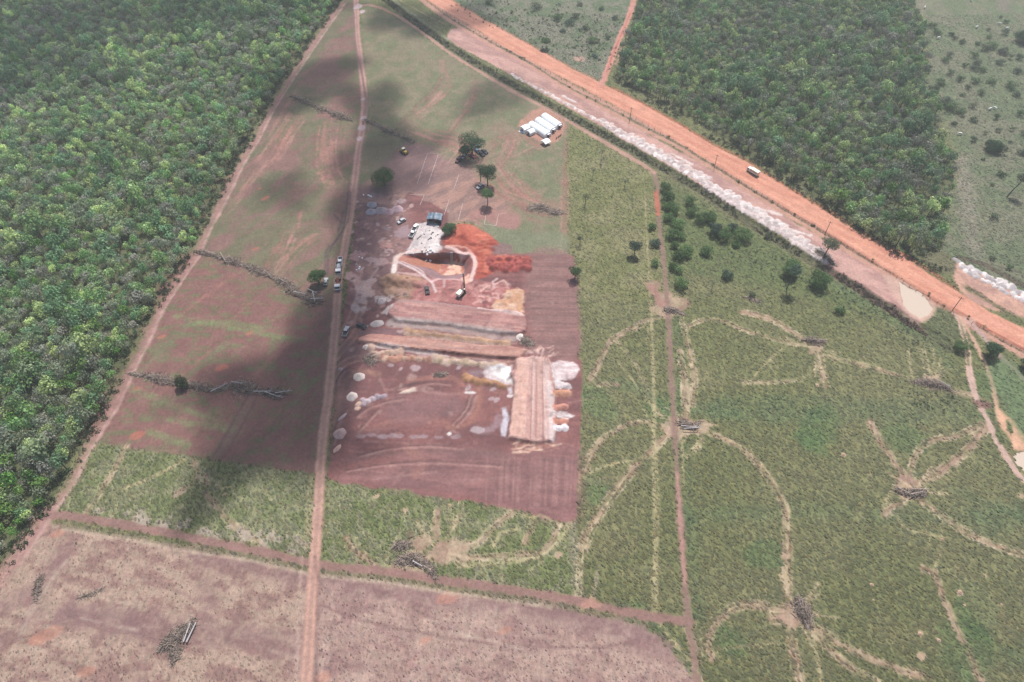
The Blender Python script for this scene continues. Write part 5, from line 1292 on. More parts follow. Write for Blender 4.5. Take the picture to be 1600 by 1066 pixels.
# ------------------------------------------------------------------ sand and gravel heaps, each a thing
def sand_pile(u, v, r, h, rgb, label, group=None, ell=1.0, ang=0.0, name='sand_pile', cat='sand heap', seed=0):
    rg = np.random.default_rng(3000 + int(u * 7 + v)); x, y = G(u, v); z0 = zat(x, y)
    nr, na = 9, 28
    ph = rg.uniform(0, 6.28, 5); am = rg.uniform(.01, .05, 5)
    verts = [(0, 0, h * .97)]; cols = [1.0]
    for a in range(1, nr + 1):
        t = a / nr
        for b in range(na):
            th = 2 * math.pi * b / na
            q = r * (1 + sum(am[k] * math.sin((k + 2) * th + ph[k]) for k in range(5)) * t) * t * 1.08
            zz = 1.25 * h * max(0.0, (1 - t) ** 1.05 * (1 + .06 * math.sin(7 * th + 3 * t) + rg.normal(0, .03))) - (.22 if a == nr else 0)
            verts.append((q * ell * math.cos(th), q * math.sin(th), zz))
    f3 = [(0, 1 + b, 1 + (b + 1) % na, 1 + (b + 1) % na) for b in range(na)]
    mb = MB(); mb.v = verts
    mb.f = [(0, 1 + b, 1 + (b + 1) % na) for b in range(na)]
    for a in range(nr - 1):
        for b in range(na):
            mb.f.append((1 + a * na + b, 1 + (a + 1) * na + b, 1 + (a + 1) * na + (b + 1) % na, 1 + a * na + (b + 1) % na))
    key = tuple(rgb)
    if key not in PM: PM[key] = mat('heaped_sand', tuple(alb(*rgb)), .95, var=.14, sc=1.2, bump=.4, spec=.1)
    o = mb.build(name, PM[key], None, smooth=True, loc=(x, y, z0), rz=ang)
    return tag(o, label, cat, group)
PM = {}
gz = 'gravel heaps beside the wide flat tree'
for u, v, r, h, c, l_ in ((581, 320, 2.1, 1.3, (186, 182, 192), 'grey gravel heap, the upper one of the five beside the wide tree'), (580, 331, 2.2, 1.3, (190, 184, 196), 'grey gravel heap, leftmost of the front row beside the wide tree'),
                          (595, 329, 2.5, 1.4, (190, 174, 182), 'brownish grey gravel heap in the middle of the front row'), (608, 331, 2.2, 1.3, (204, 172, 182), 'pink grey gravel heap, third of the front row'),
                          (621, 327, 2.4, 1.4, (206, 174, 182), 'pink gravel heap at the right end of the front row')):
    sand_pile(u, v, r, h, c, l_, gz, 1.15, name='gravel_heap', cat='gravel heap')
for u, v, r, h, e, a, c, l_ in ((561, 589, 1.9, 1.4, 1.15, 0, (240, 222, 214), 'cream white sand heap in the corner by the farm track junction'), (550, 620, 1.9, 1.3, 1.1, 1.0, (244, 226, 218), 'cream white sand heap left of the long grey ridge'),
                                (531, 678, 2.0, 1.1, 1.2, 1.3, (206, 172, 170), 'tapering pink grey sand heap closest to the farm track'), (527, 701, .9, .5, 2.0, 1.0, (226, 184, 170), 'small tan sand heap at the south west corner of the site'),
                                (535, 652, .6, .4, 3.2, .9, (190, 170, 176), 'narrow grey sand streak heap above the tapering heap'), (532, 577, .8, .5, 1.2, 0, (196, 170, 172), 'tiny grey sand heap in the fork of the farm track'),
                                (589, 506, 1.9, 1.0, 1.4, .3, (208, 196, 194), 'pale grey sand heap at the west end of the raised beds'), (597, 470, 1.5, .8, 1.1, .3, (226, 208, 206), 'pale sand heap below the ochre mounds'),
                                (607, 486, 1.1, .7, 2.2, 1.3, (214, 196, 194), 'narrow pale sand heap beside the first raised bed'), (572, 543, 1.3, .8, 1.0, 0, (222, 206, 202), 'pale sand heap at the tip of the tan raised bed'),
                                (812, 526, 1.4, .9, 1.5, 1.5, (250, 236, 230), 'bright white sand heap at the east end of the beds'), (683, 383, .9, .4, 1.4, .2, (248, 244, 242), 'bright white sand heap on the pale working pad')):
    sand_pile(u, v, r, h, c, l_, None, e, a)
LBm = 'small tan termite mound dotting the right pasture'
for u, v, r in ((1362, 914, .55), (1365, 938, .3), (1318, 711, .6), (1438, 991, .6), (1467, 1001, .55), (1500, 926, .7), (1565, 945, .4), (1355, 720, .3), (1277, 603, .6), (1473, 843, .45), (1466, 747, .5), (1350, 558, .4), (1360, 742, .3), (1277, 962, .35), (1300, 992, .25)):
    sand_pile(u, v, r, r * .8, (214, 180, 156), LBm, 'termite mounds in the right pasture', 1.1, 0, 'termite_mound', 'termite mound')

# ------------------------------------------------------------------ piles of felled trees
def brush(pts, width, height, n, label, mats=(None, None), logs=0, seed=1, length=(0.8, 3.6), along=.5, cat='brush pile', logm=None, group=None, leaves=0):
    width *= 1.3; n = int(n * 2.9); height *= 1.35
    rg = np.random.default_rng(seed)
    P = smooth(W_(pts), False, 1.0) if len(pts) > 1 else W_(pts)
    c0 = P.mean(0); t = empty('brush_pile', (c0[0], c0[1], zat(*c0)))
    tag(t, label, cat, group)
    if len(P) > 1: tg = np.gradient(P, axis=0); tg /= np.linalg.norm(tg, axis=1)[:, None] + 1e-9
    else: tg = np.array([[math.cos(along * 3), math.sin(along * 3)]])
    for part, mt, frac, rr_ in (('branches', M_TWIG, .62, (.03, .085)), ('dark_branches', M_TWIGD, .38, (.045, .13))):  # dark branches, their share raised to paint in shadow beneath the pile
        Vs, Fs, o_ = [], [], 0
        for k in range(int(n * frac)):
            i = int(rg.integers(len(P)))
            e = 1.0 if len(P) < 4 else (0.35 + 0.65 * math.sin(math.pi * min(1, (i + 1) / len(P) * 1.0)) ** .5) * (0.7 + 0.5 * math.sin(i * .45 + seed))
            nrm = np.array([-tg[i][1], tg[i][0]])
            s_ = rg.normal(0, .33) * width * e
            hz = height * e * math.exp(-(s_ / (width * .42)) ** 2) * rg.random() * 1.0
            c = P[i] + nrm * s_ + tg[i] * rg.normal(0, .8)
            base = math.atan2(tg[i][1], tg[i][0]) + rg.normal(0, .95)
            el = rg.normal(0.05, .28)
            l_ = rg.uniform(*length) * (.5 if rg.random() < .5 else 1)
            d = np.array([math.cos(base) * math.cos(el), math.sin(base) * math.cos(el), math.sin(el)])
            c3 = np.array([c[0], c[1], zat(c[0], c[1]) + max(hz, .06)])
            a, b = c3 - d * l_ / 2, c3 + d * l_ / 2
            a[2] = max(a[2], zat(a[0], a[1]) + .02); b[2] = max(b[2], zat(b[0], b[1]) + .02)
            w = rg.uniform(*rr_)
            s1 = np.cross(d, [0, 0, 1.0]); s1 /= np.linalg.norm(s1) + 1e-9; s2 = np.cross(s1, d)
            for q, ww in ((a, w), (b, w * .4)):
                for m_ in range(3):
                    th = 2.09 * m_
                    Vs.append(q + (s1 * math.cos(th) + s2 * math.sin(th)) * ww)
            Fs += [(o_, o_ + 1, o_ + 4, o_ + 3), (o_ + 1, o_ + 2, o_ + 5, o_ + 4), (o_ + 2, o_, o_ + 3, o_ + 5)]; o_ += 6
        V = np.array(Vs) - np.array([c0[0], c0[1], zat(*c0)])
        obj(part, mesh_np(part, V, np.array(Fs), mt), t)
    for k in range(logs):
        i = int(rg.integers(len(P))); a = math.atan2(tg[i][1], tg[i][0]) + rg.normal(0, .3); l_ = rg.uniform(4, 7.5)
        c = P[i] - c0 + rg.normal(0, width * .15, 2); d = Vector((math.cos(a) * l_ / 2, math.sin(a) * l_ / 2, rg.uniform(-.3, .3)))
        ct = Vector((c[0], c[1], height * rg.uniform(.6, 1.0)))
        b = MB(); b.tube(ct - d, ct + d * .2, .17, .14, 8); b.tube(ct + d * .2, ct + d, .14, .08, 8)
        b.tube(ct + d * .5, ct + d * .8 + Vector((-d.y, d.x, 1)) * .25, .1, .05, 6)
        b.build('log', logm or M_LOG, t)
    if leaves:
        v, f, c = crown(rg, width * .6, .6, .5, leaves, .3, np.array((.07, .10, .06)), 4)
        obj('leaves', mesh_np('leaves', v, f, M_LEAF, False, {'Col': c}), t)
    return t
brush([(457, 151), (470, 156), (485, 163), (500, 170), (518, 176), (532, 181)], 3.4, 1.3, 420, 'dark row of felled trees reaching from forest edge towards farm track', seed=11, leaves=90)
brush([(520, 178), (535, 183), (548, 188)], 3.8, 1.7, 260, 'thick dark end of the brush row beside the farm track', seed=12)
brush([(572, 188), (590, 196), (605, 205), (625, 213), (645, 222)], 3.4, .9, 330, 'grey row of branches right of the farm track', seed=13)
brush([(314, 395), (335, 400), (360, 408), (385, 416), (410, 426), (440, 440), (460, 450)], 3.0, 1.2, 720, 'long pale row of felled trees slanting across the left field', seed=14, logs=3, logm=M_TWIG)
brush([(455, 452), (470, 462), (485, 467), (500, 472)], 4.8, 1.8, 480, 'wide tangled end of the slanting row near the lone tree', seed=15, logs=4)
brush([(208, 585), (230, 588), (255, 594), (275, 600), (300, 603), (330, 609), (350, 608)], 2.7, 1.1, 620, 'pale row of branches around the conical tree in the left field', seed=16)
brush([(345, 606), (370, 604), (390, 608), (410, 612), (440, 616)], 4.0, 1.4, 560, 'broad grey tangle of branches at the end of the lower row', seed=17, logs=5)
b = brush([(258, 1010), (275, 997), (290, 985), (298, 975)], 2.6, 1.0, 420, 'heap of branches with two long pale logs in the stubble field', seed=18)
for k, (a_, c_) in enumerate((((297, 974), (286, 1003)), ((306, 973), (291, 1003)))):
    p, q = G(*a_, 1.0), G(*c_, 1.0); o = Vector(b.location); mb = MB()
    mb.tube(Vector((p[0], p[1], 1.1)) - o, Vector((q[0], q[1], .9)) - o, .16, .24, 8); mb.build('log', M_LOG, b)
brush([(264, 1002), (272, 1012), (276, 1024), (274, 1030)], 1.8, .8, 190, 'dark tail of brush below the two pale logs', seed=19)
b = brush([(628, 877), (640, 873), (655, 876), (668, 885), (678, 898)], 2.4, 1.0, 460, 'dark heap of branches beside the diagonal lane', seed=20)
p, q = G(645, 877, 1.), G(660, 885, 1.); o = Vector(b.location); MB().tube(Vector((p[0], p[1], 1.1)) - o, Vector((q[0], q[1], 1.)) - o, .2, .14, 8).build('log', M_LOG, b)
brush([(622, 854), (634, 852)], 2.0, .8, 120, 'small dark brush heap above the larger heap by the lane', seed=21)
brush([(1068, 662), (1080, 668), (1088, 664)], 3.0, 1.2, 240, 'grey brush heap touching the narrow lane where tracks meet', seed=22, logs=2)
brush([(1408, 768), (1425, 772), (1440, 770)], 3.2, 1.3, 300, 'dark brush heap at the centre of the star of tracks', seed=23, logs=3, logm=M_TWIG)
brush([(1432, 598), (1455, 600), (1470, 604), (1482, 609)], 2.4, 1.1, 300, 'grey brush heap near the wheel tracks on the right', seed=24, logs=1)
brush([(1262, 532), (1275, 534), (1285, 534)], 1.8, 1.0, 160, 'dark brush heap at the end of two curved drag tracks', seed=25, leaves=60)
brush([(1248, 942), (1254, 955), (1262, 974)], 2.6, 1.2, 260, 'dark green and brown felled tree in the bottom right pasture', seed=26, leaves=130)
brush([(1042, 484), (1055, 486), (1064, 490)], 2.0, .8, 150, 'brown brush heap at the bend of the narrow lane', seed=27)
brush([(62, 908), (58, 925), (57, 934)], 1.5, .6, 120, 'dark brush heap nearest the forest in the stubble field', seed=28)
brush([(130, 932), (145, 928), (154, 923)], 1.0, .4, 60, 'small brown brush heap in the stubble field', seed=29)
brush([(828, 326), (845, 324), (860, 330)], 3.4, 1.0, 220, 'tan brush heap above the ploughed field', seed=31)
brush([(862, 332), (876, 333)], 2.6, .7, 130, 'pale grey brush heap right of the tan one', seed=32)
brush([(1280, 395), (1290, 402), (1302, 412)], 3.0, 1.1, 240, 'grey rubble of branches under the tall thin tree', seed=33, logs=2)
brush([(819, 532), (830, 538)], 3.2, .7, 160, 'dark tangle of roots at the corner of the raised beds', seed=34)
brush([(575, 561), (584, 566)], 2.4, .5, 90, 'dark roots beside the cream sand heap', seed=35)
brush([(1170, 466), (1182, 470)], 2.2, .6, 90, 'dark brush in the pasture right of the lane bushes', seed=36)
brush([(616, 462), (640, 465)], .8, .2, 12, 'few loose sticks on the ochre mound', seed=37)
brush([(684, 586), (695, 585)], 1.0, .5, 60, 'small dark brush heap in the middle of the ploughed site', seed=38)

# ------------------------------------------------------------------ vehicles
def wheels(root, xs, ys, r, w, z=0.0):
    for y in ys:
        for x in xs:
            b = MB(); b.tube((x - w / 2, y, r + z), (x + w / 2, y, r + z), r, r, 14)
            wh = b.build('wheel', M_BLACK, root)
            MB().tube((x - w / 2 - .012 if x < 0 else x + w / 2 - .03, y, r + z), (x - w / 2 + .03 if x < 0 else x + w / 2 + .012, y, r + z), r * .55, r * .55, 10).build('rim', M_GREY, wh)
def place(name, u, v, z_, to, label, cat, group=None):
    """front points towards pixel 'to'"""
    x, y = G(u, v); tx, ty = G(*to)
    rz = math.atan2(ty - y, tx - x) - math.pi / 2
    t = empty(name, (x, y, zat(x, y) + z_ + .02), rz)
    return tag(t, label, cat, group)
def car(u, v, to, paint, label, cat='car', kind='car', glassroof=False, group=None):
    t = place('parked_car' if kind == 'car' else 'pickup_truck', u, v, 0, to, label, cat, group)
    L_, W2 = (2.15, .88) if kind == 'car' else (2.65, .93)
    b = MB(); b.box(-W2, W2, -L_, L_, .32, .92, .06, .08, .1); b.build('body', paint, t, bevel=.08)
    if kind == 'car':
        c = MB(); c.box(-W2 + .08, W2 - .08, -1.75, 1.0, .88, 1.42, .16, .35, .6); cb = c.build('cabin', M_GLASS, t, bevel=.05)
        r_ = MB(); r_.box(-W2 + .22, W2 - .22, -1.42, .42, 1.40, 1.47, .03, .05, .05); r_.build('roof', paint, t, bevel=.03)
    else:
        c = MB(); c.box(-W2 + .08, W2 - .08, -.7, 1.35, .88, 1.6, .14, .12, .55); c.build('cabin', M_GLASS, t, bevel=.05)
        r_ = MB(); r_.box(-W2 + .2, W2 - .2, -.6, .85, 1.58, 1.66, .03, .03, .05); r_.build('roof', paint, t, bevel=.03)
        d = MB(); d.box(-W2 + .12, W2 - .12, -L_ + .14, -.78, .90, .94); d.build('cargo_bed', M_DARK, t)
        for s_ in (-1, 1): MB().box(s_ * W2 - .06, s_ * W2 + .04, -L_ + .05, -.75, .88, 1.12).build('side_panel', paint, t)
        MB().box(-W2, W2, -L_ - .02, -L_ + .07, .88, 1.12).build('tailgate', paint, t)
    wheels(t, (-W2 + .08, W2 - .08), (-L_ * .62, L_ * .62), .34 if kind == 'car' else .40, .24)
    for s_ in (-1, 1):
        MB().box(s_ * .6 - .17, s_ * .6 + .17, L_ - .09, L_ + .03, .6, .76).build('headlight', M_SILVER, t)
        MB().box(s_ * .68 - .1, s_ * .68 + .1, -L_ - .03, -L_ + .08, .62, .82).build('tail_light', M_RED, t)
        MB().box(s_ * (W2 + .06) - .1, s_ * (W2 + .06) + .1, .75, .9, .95, 1.1).build('wing_mirror', paint, t)
    return t
def lorry(u, v, to, label, cab=M_WHITE, bed='box', bedm=M_CREAM, length=7.5, cat='truck', sc=1.0):
    t = place('lorry', u, v, 0, to, label, cat)
    h = length / 2; W2 = 1.2
    MB().box(-.45, .45, -h + .1, h - .3, .55, .82).build('chassis', M_DARK if bed != 'open' else M_RUST, t)
    c = MB(); c.box(-W2 + .06, W2 - .06, h - 2.0, h, .62, 2.55, .08, .05, .35)
    cb = c.build('cab', cab, t, bevel=.08)
    MB().box(-W2 + .22, W2 - .22, h - .36, h - .02, 1.55, 2.28, .02, .05, .22).build('windscreen', M_GLASS, cb)
    for s_ in (-1, 1):
        MB().box(s_ * (W2 - .055) - .03, s_ * (W2 - .055) + .03, h - 1.4, h - .55, 1.5, 2.15).build('side_window', M_GLASS, cb)
        MB().box(s_ * .8 - .2, s_ * .8 + .2, h - .06, h + .04, .8, 1.0).build('headlight', M_SILVER, cb)
        MB().box(s_ * (W2 + .12) - .1, s_ * (W2 + .12) + .1, h - .35, h - .25, 1.6, 2.1).build('wing_mirror', M_DARK, cb)
    MB().box(-W2 + .02, W2 - .02, h - .05, h + .1, .45, .75).build('bumper', M_GREY, t)
    if bed == 'box':
        b = MB(); b.box(-W2, W2, -h, h - 2.15, .85, 2.95); o = b.build('cargo_box', bedm, t, bevel=.05)
        for s_ in (-1, 1):
            for k in range(5):
                y = -h + .5 + k * (length - 3.1) / 4
                MB().box(s_ * W2 - .02, s_ * W2 + .025, y - .05, y + .05, .95, 2.85).build('side_rib', M_SILVER, o)
            MB().box(s_ * W2 - .015, s_ * W2 + .03, -h + .15, h - 2.3, 1.75, 2.25).build('side_band', M_GLASS if False else M_GREY, o)
    elif bed == 'tipper':
        b = MB(); y0, y1 = -h, h - 2.15
        for x0, x1, a, c2 in ((-W2, -W2 + .1, y0, y1), (W2 - .1, W2, y0, y1), (-W2 + .1, W2 - .1, y0, y0 + .1), (-W2 + .1, W2 - .1, y1 - .1, y1)): b.box(x0, x1, a, c2, .95, 2.1)
        b.box(-W2 + .1, W2 - .1, y0 + .1, y1 - .1, .95, 1.1)
        bd = b.build('tipper_body', bedm, t)
        g = MB(); g.box(-W2 + .12, W2 - .12, y0 + .12, y1 - .12, 1.1, 1.9, .5, .9, .9); g.build('load', M_SILVER, bd, bevel=.15)
    elif bed == 'open':
        b = MB(); b.box(-W2, W2, -h, -h + 2.6, .9, 1.1); b.build('rear_deck', M_WOOD, t)
        b = MB(); b.tube((0, -h + 2.7, 1.5), (0, h - 2.3, 1.5), .55, .5, 14); b.build('drum', M_RUST, t)
        for s_ in (-1, 1): MB().box(s_ * .95 - .2, s_ * .95 + .2, h - 3.2, h - 2.5, .6, 1.1).build('fuel_tank', M_GREY, t)
    t.scale = (sc, sc, sc)
    wheels(t, (-W2 + .2, W2 - .2), (-h + 1.0, -h + 2.05, h - 1.1) if length > 7 else (-h + 1.2, h - 1.1), .48, .32)
    return t
lorry(1176, 271, (1140, 249), 'white and cream box truck driving along the orange dirt road', length=7.6, sc=.84)
car(532, 411, (531, 440), M_WHITE, 'white pickup last in the line of vehicles on the farm track', 'pickup truck', 'pickup')
lorry(530, 423, (529, 450), 'grey tipper truck in the middle of the line on the farm track', bed='tipper', bedm=M_GREY, length=6.6)
lorry(528.5, 444, (527.5, 470), 'white cab lorry with rusty open chassis leading the line', bed='open', length=8.6)
car(757, 238.5, (764, 243), M_DARK, 'black car at the right end of the row under the largest tree')
car(752.5, 242, (759, 247), M_DARK, 'black car second from the right under the largest tree')
car(746.5, 238, (753, 243), M_BLUE, 'blue car half hidden behind the two black cars under the tree')
car(744, 231, (751, 228), M_SILVER, 'silver car under the right side of the largest tree', kind='pickup', cat='pickup truck')
car(738, 245.5, (745, 249), M_RED, 'red car in the shade of the largest tree')
car(717, 251, (710, 259), M_MAROON, 'maroon pickup with pale load at the left foot of the largest tree', 'pickup truck', 'pickup')
car(725, 246, (719, 252), M_SILVER, 'silver car between the maroon pickup and the trunk')
car(750.5, 293, (745, 297), M_SILVER, 'pale car parked under the dark tree in the dirt yard')
car(627.5, 347, (621, 350.5), M_SILVER, 'silver car parked left of the pale working pad')
car(649, 357.5, (654, 349), M_WHITE, 'white pickup parked higher on the pale working pad', 'pickup truck', 'pickup')
car(645, 366.5, (650, 358), M_WHITE, 'white pickup parked lower on the pale working pad', 'pickup truck', 'pickup')
car(667.5, 455, (669, 463), M_DARK, 'dark car parked on the pink ground south of the pit')
car(541, 519.5, (544, 510), M_SILVER, 'silver pickup beside the west end of the raised beds', 'pickup truck', 'pickup')
car(509.5, 442, (511, 434), M_SILVER, 'silver car at the foot of the lone tree by the farm track')
car(565, 510.5, (571, 513), M_DARK, 'dark car at the west end of the tan raised bed')
# wheel loader
def loader(u, v, to, label, small=False):
    t = place('wheel_loader', u, v, 0, to, label, 'loader')
    b = MB(); b.box(-.85, .85, -2.4, -.2, .75, 1.75, .1, .2, .1); b.box(-.6, .6, -.2, 1.5, .7, 1.2, .05); b.build('body', M_YELLOW, t, bevel=.07)
    c = MB(); c.box(-.7, .7, -.75, .55, 1.2, 2.75, .08, .1, .15); cb = c.build('cab', M_GLASS, t, bevel=.04)
    MB().box(-.78, .78, -.8, .55, 2.76, 2.86).build('cab_roof', M_CREAM, cb)
    for s_ in (-1, 1): MB().tube((s_ * .6, .4, 1.3), (s_ * .6, 2.5, .55), .12, .1, 6).build('lift_arm', M_YELLOW, t)
    MB().prism([(-1.2, 0), (1.2, 0), (1.2, .9), (-1.2, .9)], 2.4, 2.5).add([(-1.2, 2.5, 0.02), (1.2, 2.5, 0.02), (1.2, 3.3, .1), (-1.2, 3.3, .1), (-1.2, 2.5, .12), (1.2, 2.5, .12), (1.2, 3.3, .16), (-1.2, 3.3, .16)],
        [(3, 2, 1, 0), (4, 5, 6, 7), (0, 1, 5, 4), (1, 2, 6, 5), (2, 3, 7, 6), (3, 0, 4, 7)]).build('bucket', M_YELLOW, t)
    wheels(t, (-.95, .95), (-1.6, 1.0), .72, .5)
loader(631, 239, (624, 234), 'small yellow wheel loader at the shaded edge of the yard')
# piling rig
def rig():
    t = place('drilling_rig', 721, 460, 0, (726, 455), 'cream and black tracked drilling rig with tall mast beside the pit', 'drilling rig')
    for s_ in (-1, 1):
        b = MB(); b.prism([(s_ * 1.25 - .35, .05), (s_ * 1.25 + .35, .05), (s_ * 1.25 + .35, .85), (s_ * 1.25 - .35, .85)], -2.3, 2.3); b.build('track', M_BLACK, t, bevel=.15)
    MB().box(-1.0, 1.0, -1.4, 1.4, .5, 1.05).build('undercarriage', M_DARK, t)
    MB().box(-1.25, 1.25, -3.4, .6, 1.1, 2.4, .1, .25, .1).build('engine_house', M_CREAM, t, bevel=.08)
    c = MB(); c.box(.35, 1.3, .65, 2.1, 1.1, 2.7, .05, .05, .3); cb = c.build('cab', M_GLASS, t, bevel=.04); MB().box(.38, 1.28, .7, 1.8, 2.7, 2.78).build('cab_roof', M_CREAM, cb)
    m_ = MB()
    for sx in (-.28, .28):
        for sy in (-.25, .25): m_.tube((sx, 2.7 + sy, .6), (sx, 2.7 + sy, 10.5), .06, .06, 5)
    for k in range(14):
        z = .8 + k * .7
        m_.tube((-.28, 2.45, z), (.28, 2.45, z + .7), .03, .03, 4); m_.tube((-.28, 2.95, z), (.28, 2.95, z + .7), .03, .03, 4)
        m_.tube((-.28, 2.45, z), (-.28, 2.95, z + .7), .03, .03, 4); m_.tube((.28, 2.45, z), (.28, 2.95, z + .7), .03, .03, 4)
    m_.box(-.4, .4, 2.3, 3.1, 10.5, 10.75)
    m_.build('mast', M_DARK, t)
    MB().tube((0, 3.15, 1.2), (0, 3.15, 9.8), .16, .16, 8).build('drill_string', M_GREY, t)
    for s_ in (-1, 1): MB().tube((s_ * .5, .4, 2.3), (s_ * .25, 2.5, 6.0), .1, .08, 6).build('mast_brace', M_DARK, t)
    t.scale = (.78, .78, .9)
    for s_ in (-1, 1): MB().tube((s_ * 1.2, 2.0, .6), (s_ * 2.6, 3.4, .1), .1, .1, 6).build('outrigger', M_DARK, t)
rig()
# small machine by the pit rim
def stair_tower():
    x, y = G(705.5, 396.5)
    t = empty('access_ladder', (x, y - .4, 0)); tag(t, 'blue grey metal access ladder leaning on the north wall of the pit', 'ladder')
    a, b = Vector((0, .9, .9)), Vector((0, -1.6, -4.5))
    for s_ in (-.45, .45): MB().tube(a + Vector((s_, 0, 0)), b + Vector((s_, 0, 0)), .08, .08, 6).build('rail', M_SILVER, t)
    r = MB()
    for k in range(1, 14): p = a.lerp(b, k / 14); r.box(-.45, .45, p.y - .12, p.y + .12, p.z - .03, p.z + .03)
    r.build('rungs', M_SILVER, t)
stair_tower()
# ------------------------------------------------------------------ camp: white tunnel tents
def tunnel(a, b, w, h, label):
    p, q = np.array(G(*a, z=h * .8)), np.array(G(*b, z=h * .8))
    c = (p + q) / 2; L_ = np.linalg.norm(q - p); rz = math.atan2(q[1] - p[1], q[0] - p[0]) - math.pi / 2
    t = empty('tunnel_tent', (c[0], c[1], zat(*c)), rz); tag(t, label, 'tent', 'long white tunnel tents of the camp')
    n = 12; prof = [(w / 2 * math.cos(math.pi * k / n), 1.0 + (h - 1.0) * math.sin(math.pi * k / n)) for k in range(n + 1)]
    outer = [(w / 2, 0)] + prof + [(-w / 2, 0)]
    MB().prism(outer, -L_ / 2, L_ / 2).build('canopy', M_CANVAS, t, smooth=False)
    for k in range(9):
        y = -L_ / 2 + .1 + k * (L_ - .2) / 8
        pr = MB()
        for i in range(len(outer) - 1): pr.tube((outer[i][0] * 1.006, y, outer[i][1] + .015), (outer[i + 1][0] * 1.006, y, outer[i + 1][1] + .015), .035, .035, 4, False)
        pr.build('hoop', M_WHITE, t)
    for s_ in (-1, 1):
        MB().box(-.7, .7, min(s_ * L_ / 2, s_ * (L_ / 2 + .04)), max(s_ * L_ / 2, s_ * (L_ / 2 + .04)), .02, 2.0).build('door', M_GLASS, t)
    MB().box(-.95, .95, L_ / 2 + .05, L_ / 2 + .9, 2.05, 2.15).build('door_canopy', M_CANVAS, t)
tunnel((829.0, 191.0), (856.5, 208.5), 4.6, 2.7, 'long white tunnel tent nearest the two small tents')
tunnel((839.8, 184.5), (864.5, 201.0), 4.6, 2.7, 'long white tunnel tent in the middle of the three')
tunnel((849.5, 178.0), (874.3, 194.2), 4.6, 2.7, 'long white tunnel tent nearest the ditch')
def small_tent(u, v, w, l_, h, label, ang, gr='small white tents of the camp', open_=False):
    x, y = G(u, v); t = empty('tent', (x, y, zat(x, y)), ang); tag(t, label, 'tent', gr)
    if not open_:
        MB().box(-w / 2, w / 2, -l_ / 2, l_ / 2, 0, h * .62).build('walls', M_CANVAS, t)
    else:
        for sx in (-1, 1):
            for sy in (-1, 1): MB().tube((sx * (w / 2 - .1), sy * (l_ / 2 - .1), 0), (sx * (w / 2 - .1), sy * (l_ / 2 - .1), h * .62), .05, .05, 6).build('pole', M_GREY, t)
    b = MB(); e = .18
    b.prism([(-w / 2 - e, h * .62), (w / 2 + e, h * .62), (w / 2 + e, h * .66), (w * .25, h * .92), (0, h), (-w * .25, h * .92), (-w / 2 - e, h * .66)], -l_ / 2 - e, l_ / 2 + e)
    b.build('roof', M_CANVAS, t)
    if not open_:
        MB().box(-.5, .5, -l_ / 2 - .05, -l_ / 2 - .005, .02, h * .55).build('door', M_GLASS, t)
small_tent(820.3, 203.5, 3.6, 3.8, 2.7, 'small white tent with a dark door at the left corner of the camp', -.9)
small_tent(829.3, 209, 3.0, 3.2, 2.4, 'small white tent directly below the left end of the tunnel tents', -.9)
small_tent(852.6, 225, 3.6, 3.4, 2.3, 'open sided white awning standing apart below the camp', -.9, open_=True)
x, y = G(815.5, 206.8); tag(MB().box(-1.9, 1.9, -.55, .55, .05, .22).build('mattress_slab', M_CANVAS, None, bevel=.04, loc=(x, y, zat(x, y)), rz=-.65), 'flat white slab lying left of the small tents', 'slab')
def motorcycle(u, v, to, label):
    t = place('motorcycle', u, v, 0, to, label, 'motorcycle', 'motorcycles parked by the camp')
    for y in (-.65, .65): MB().tube((-.06, y, .32), (.06, y, .32), .32, .32, 16).build('wheel', M_BLACK, t)
    MB().box(-.12, .12, -.35, .35, .35, .65, .02, .05, .05).tube((0, .65, .32), (0, .45, .95), .05, .05, 6).tube((0, -.65, .32), (0, -.2, .6), .05, .05, 6).build('frame', M_DARK, t)
    MB().box(-.14, .14, -.05, .42, .66, .88, .03, .06, .08).build('fuel_tank', M_RED, t, bevel=.03)
    MB().box(-.13, .13, -.7, -.06, .68, .78, .02, .04, .02).build('seat', M_BLACK, t, bevel=.03)
    MB().tube((-.35, .42, .98), (.35, .42, .98), .03, .03, 6).build('handlebar', M_GREY, t)
motorcycle(869.5, 217, (872, 213), 'motorcycle parked nearest the white awning'); motorcycle(873, 214.5, (876, 211), 'motorcycle parked in the middle of the three'); motorcycle(876, 212.5, (879, 209), 'motorcycle parked nearest the ditch path')
# blue grey tarpaulin shelter
def shelter():
    c = G(679.5, 341, 1.5); t = empty('tarpaulin_shelter', (c[0], c[1], zat(*c)), -.10); tag(t, 'blue grey tarpaulin shelter with a sagging roof above the working pad', 'shelter')
    w, l_, h = 6.6, 4.4, 2.7
    b = MB(); n = 8
    up = [(-w / 2 + w * k / n, h - .35 + .55 * math.sin(math.pi * k / n) - .12 * (k % 2)) for k in range(n + 1)]
    b.prism(up + [(x_, z_ - .06) for x_, z_ in up[::-1]], -l_ / 2, l_ / 2); b.build('roof', M_TARP, t)
    MB().box(-w / 2 + .05, w / 2 - .05, l_ / 2 - .12, l_ / 2 - .06, 0, h - .4).build('back_wall', M_TARP, t)
    for s_ in (-1, 1): MB().box(s_ * (w / 2 - .1) - .03, s_ * (w / 2 - .1) + .03, -l_ / 2 + .1, l_ / 2 - .14, .3, h - .4).build('side_wall', M_TARP, t)
    for sx in (-1, 0, 1): MB().tube((sx * (w / 2 - .25), -l_ / 2 + .15, 0), (sx * (w / 2 - .25), -l_ / 2 + .15, h - .42), .06, .06, 6).build('pole', M_WOOD, t)
shelter()
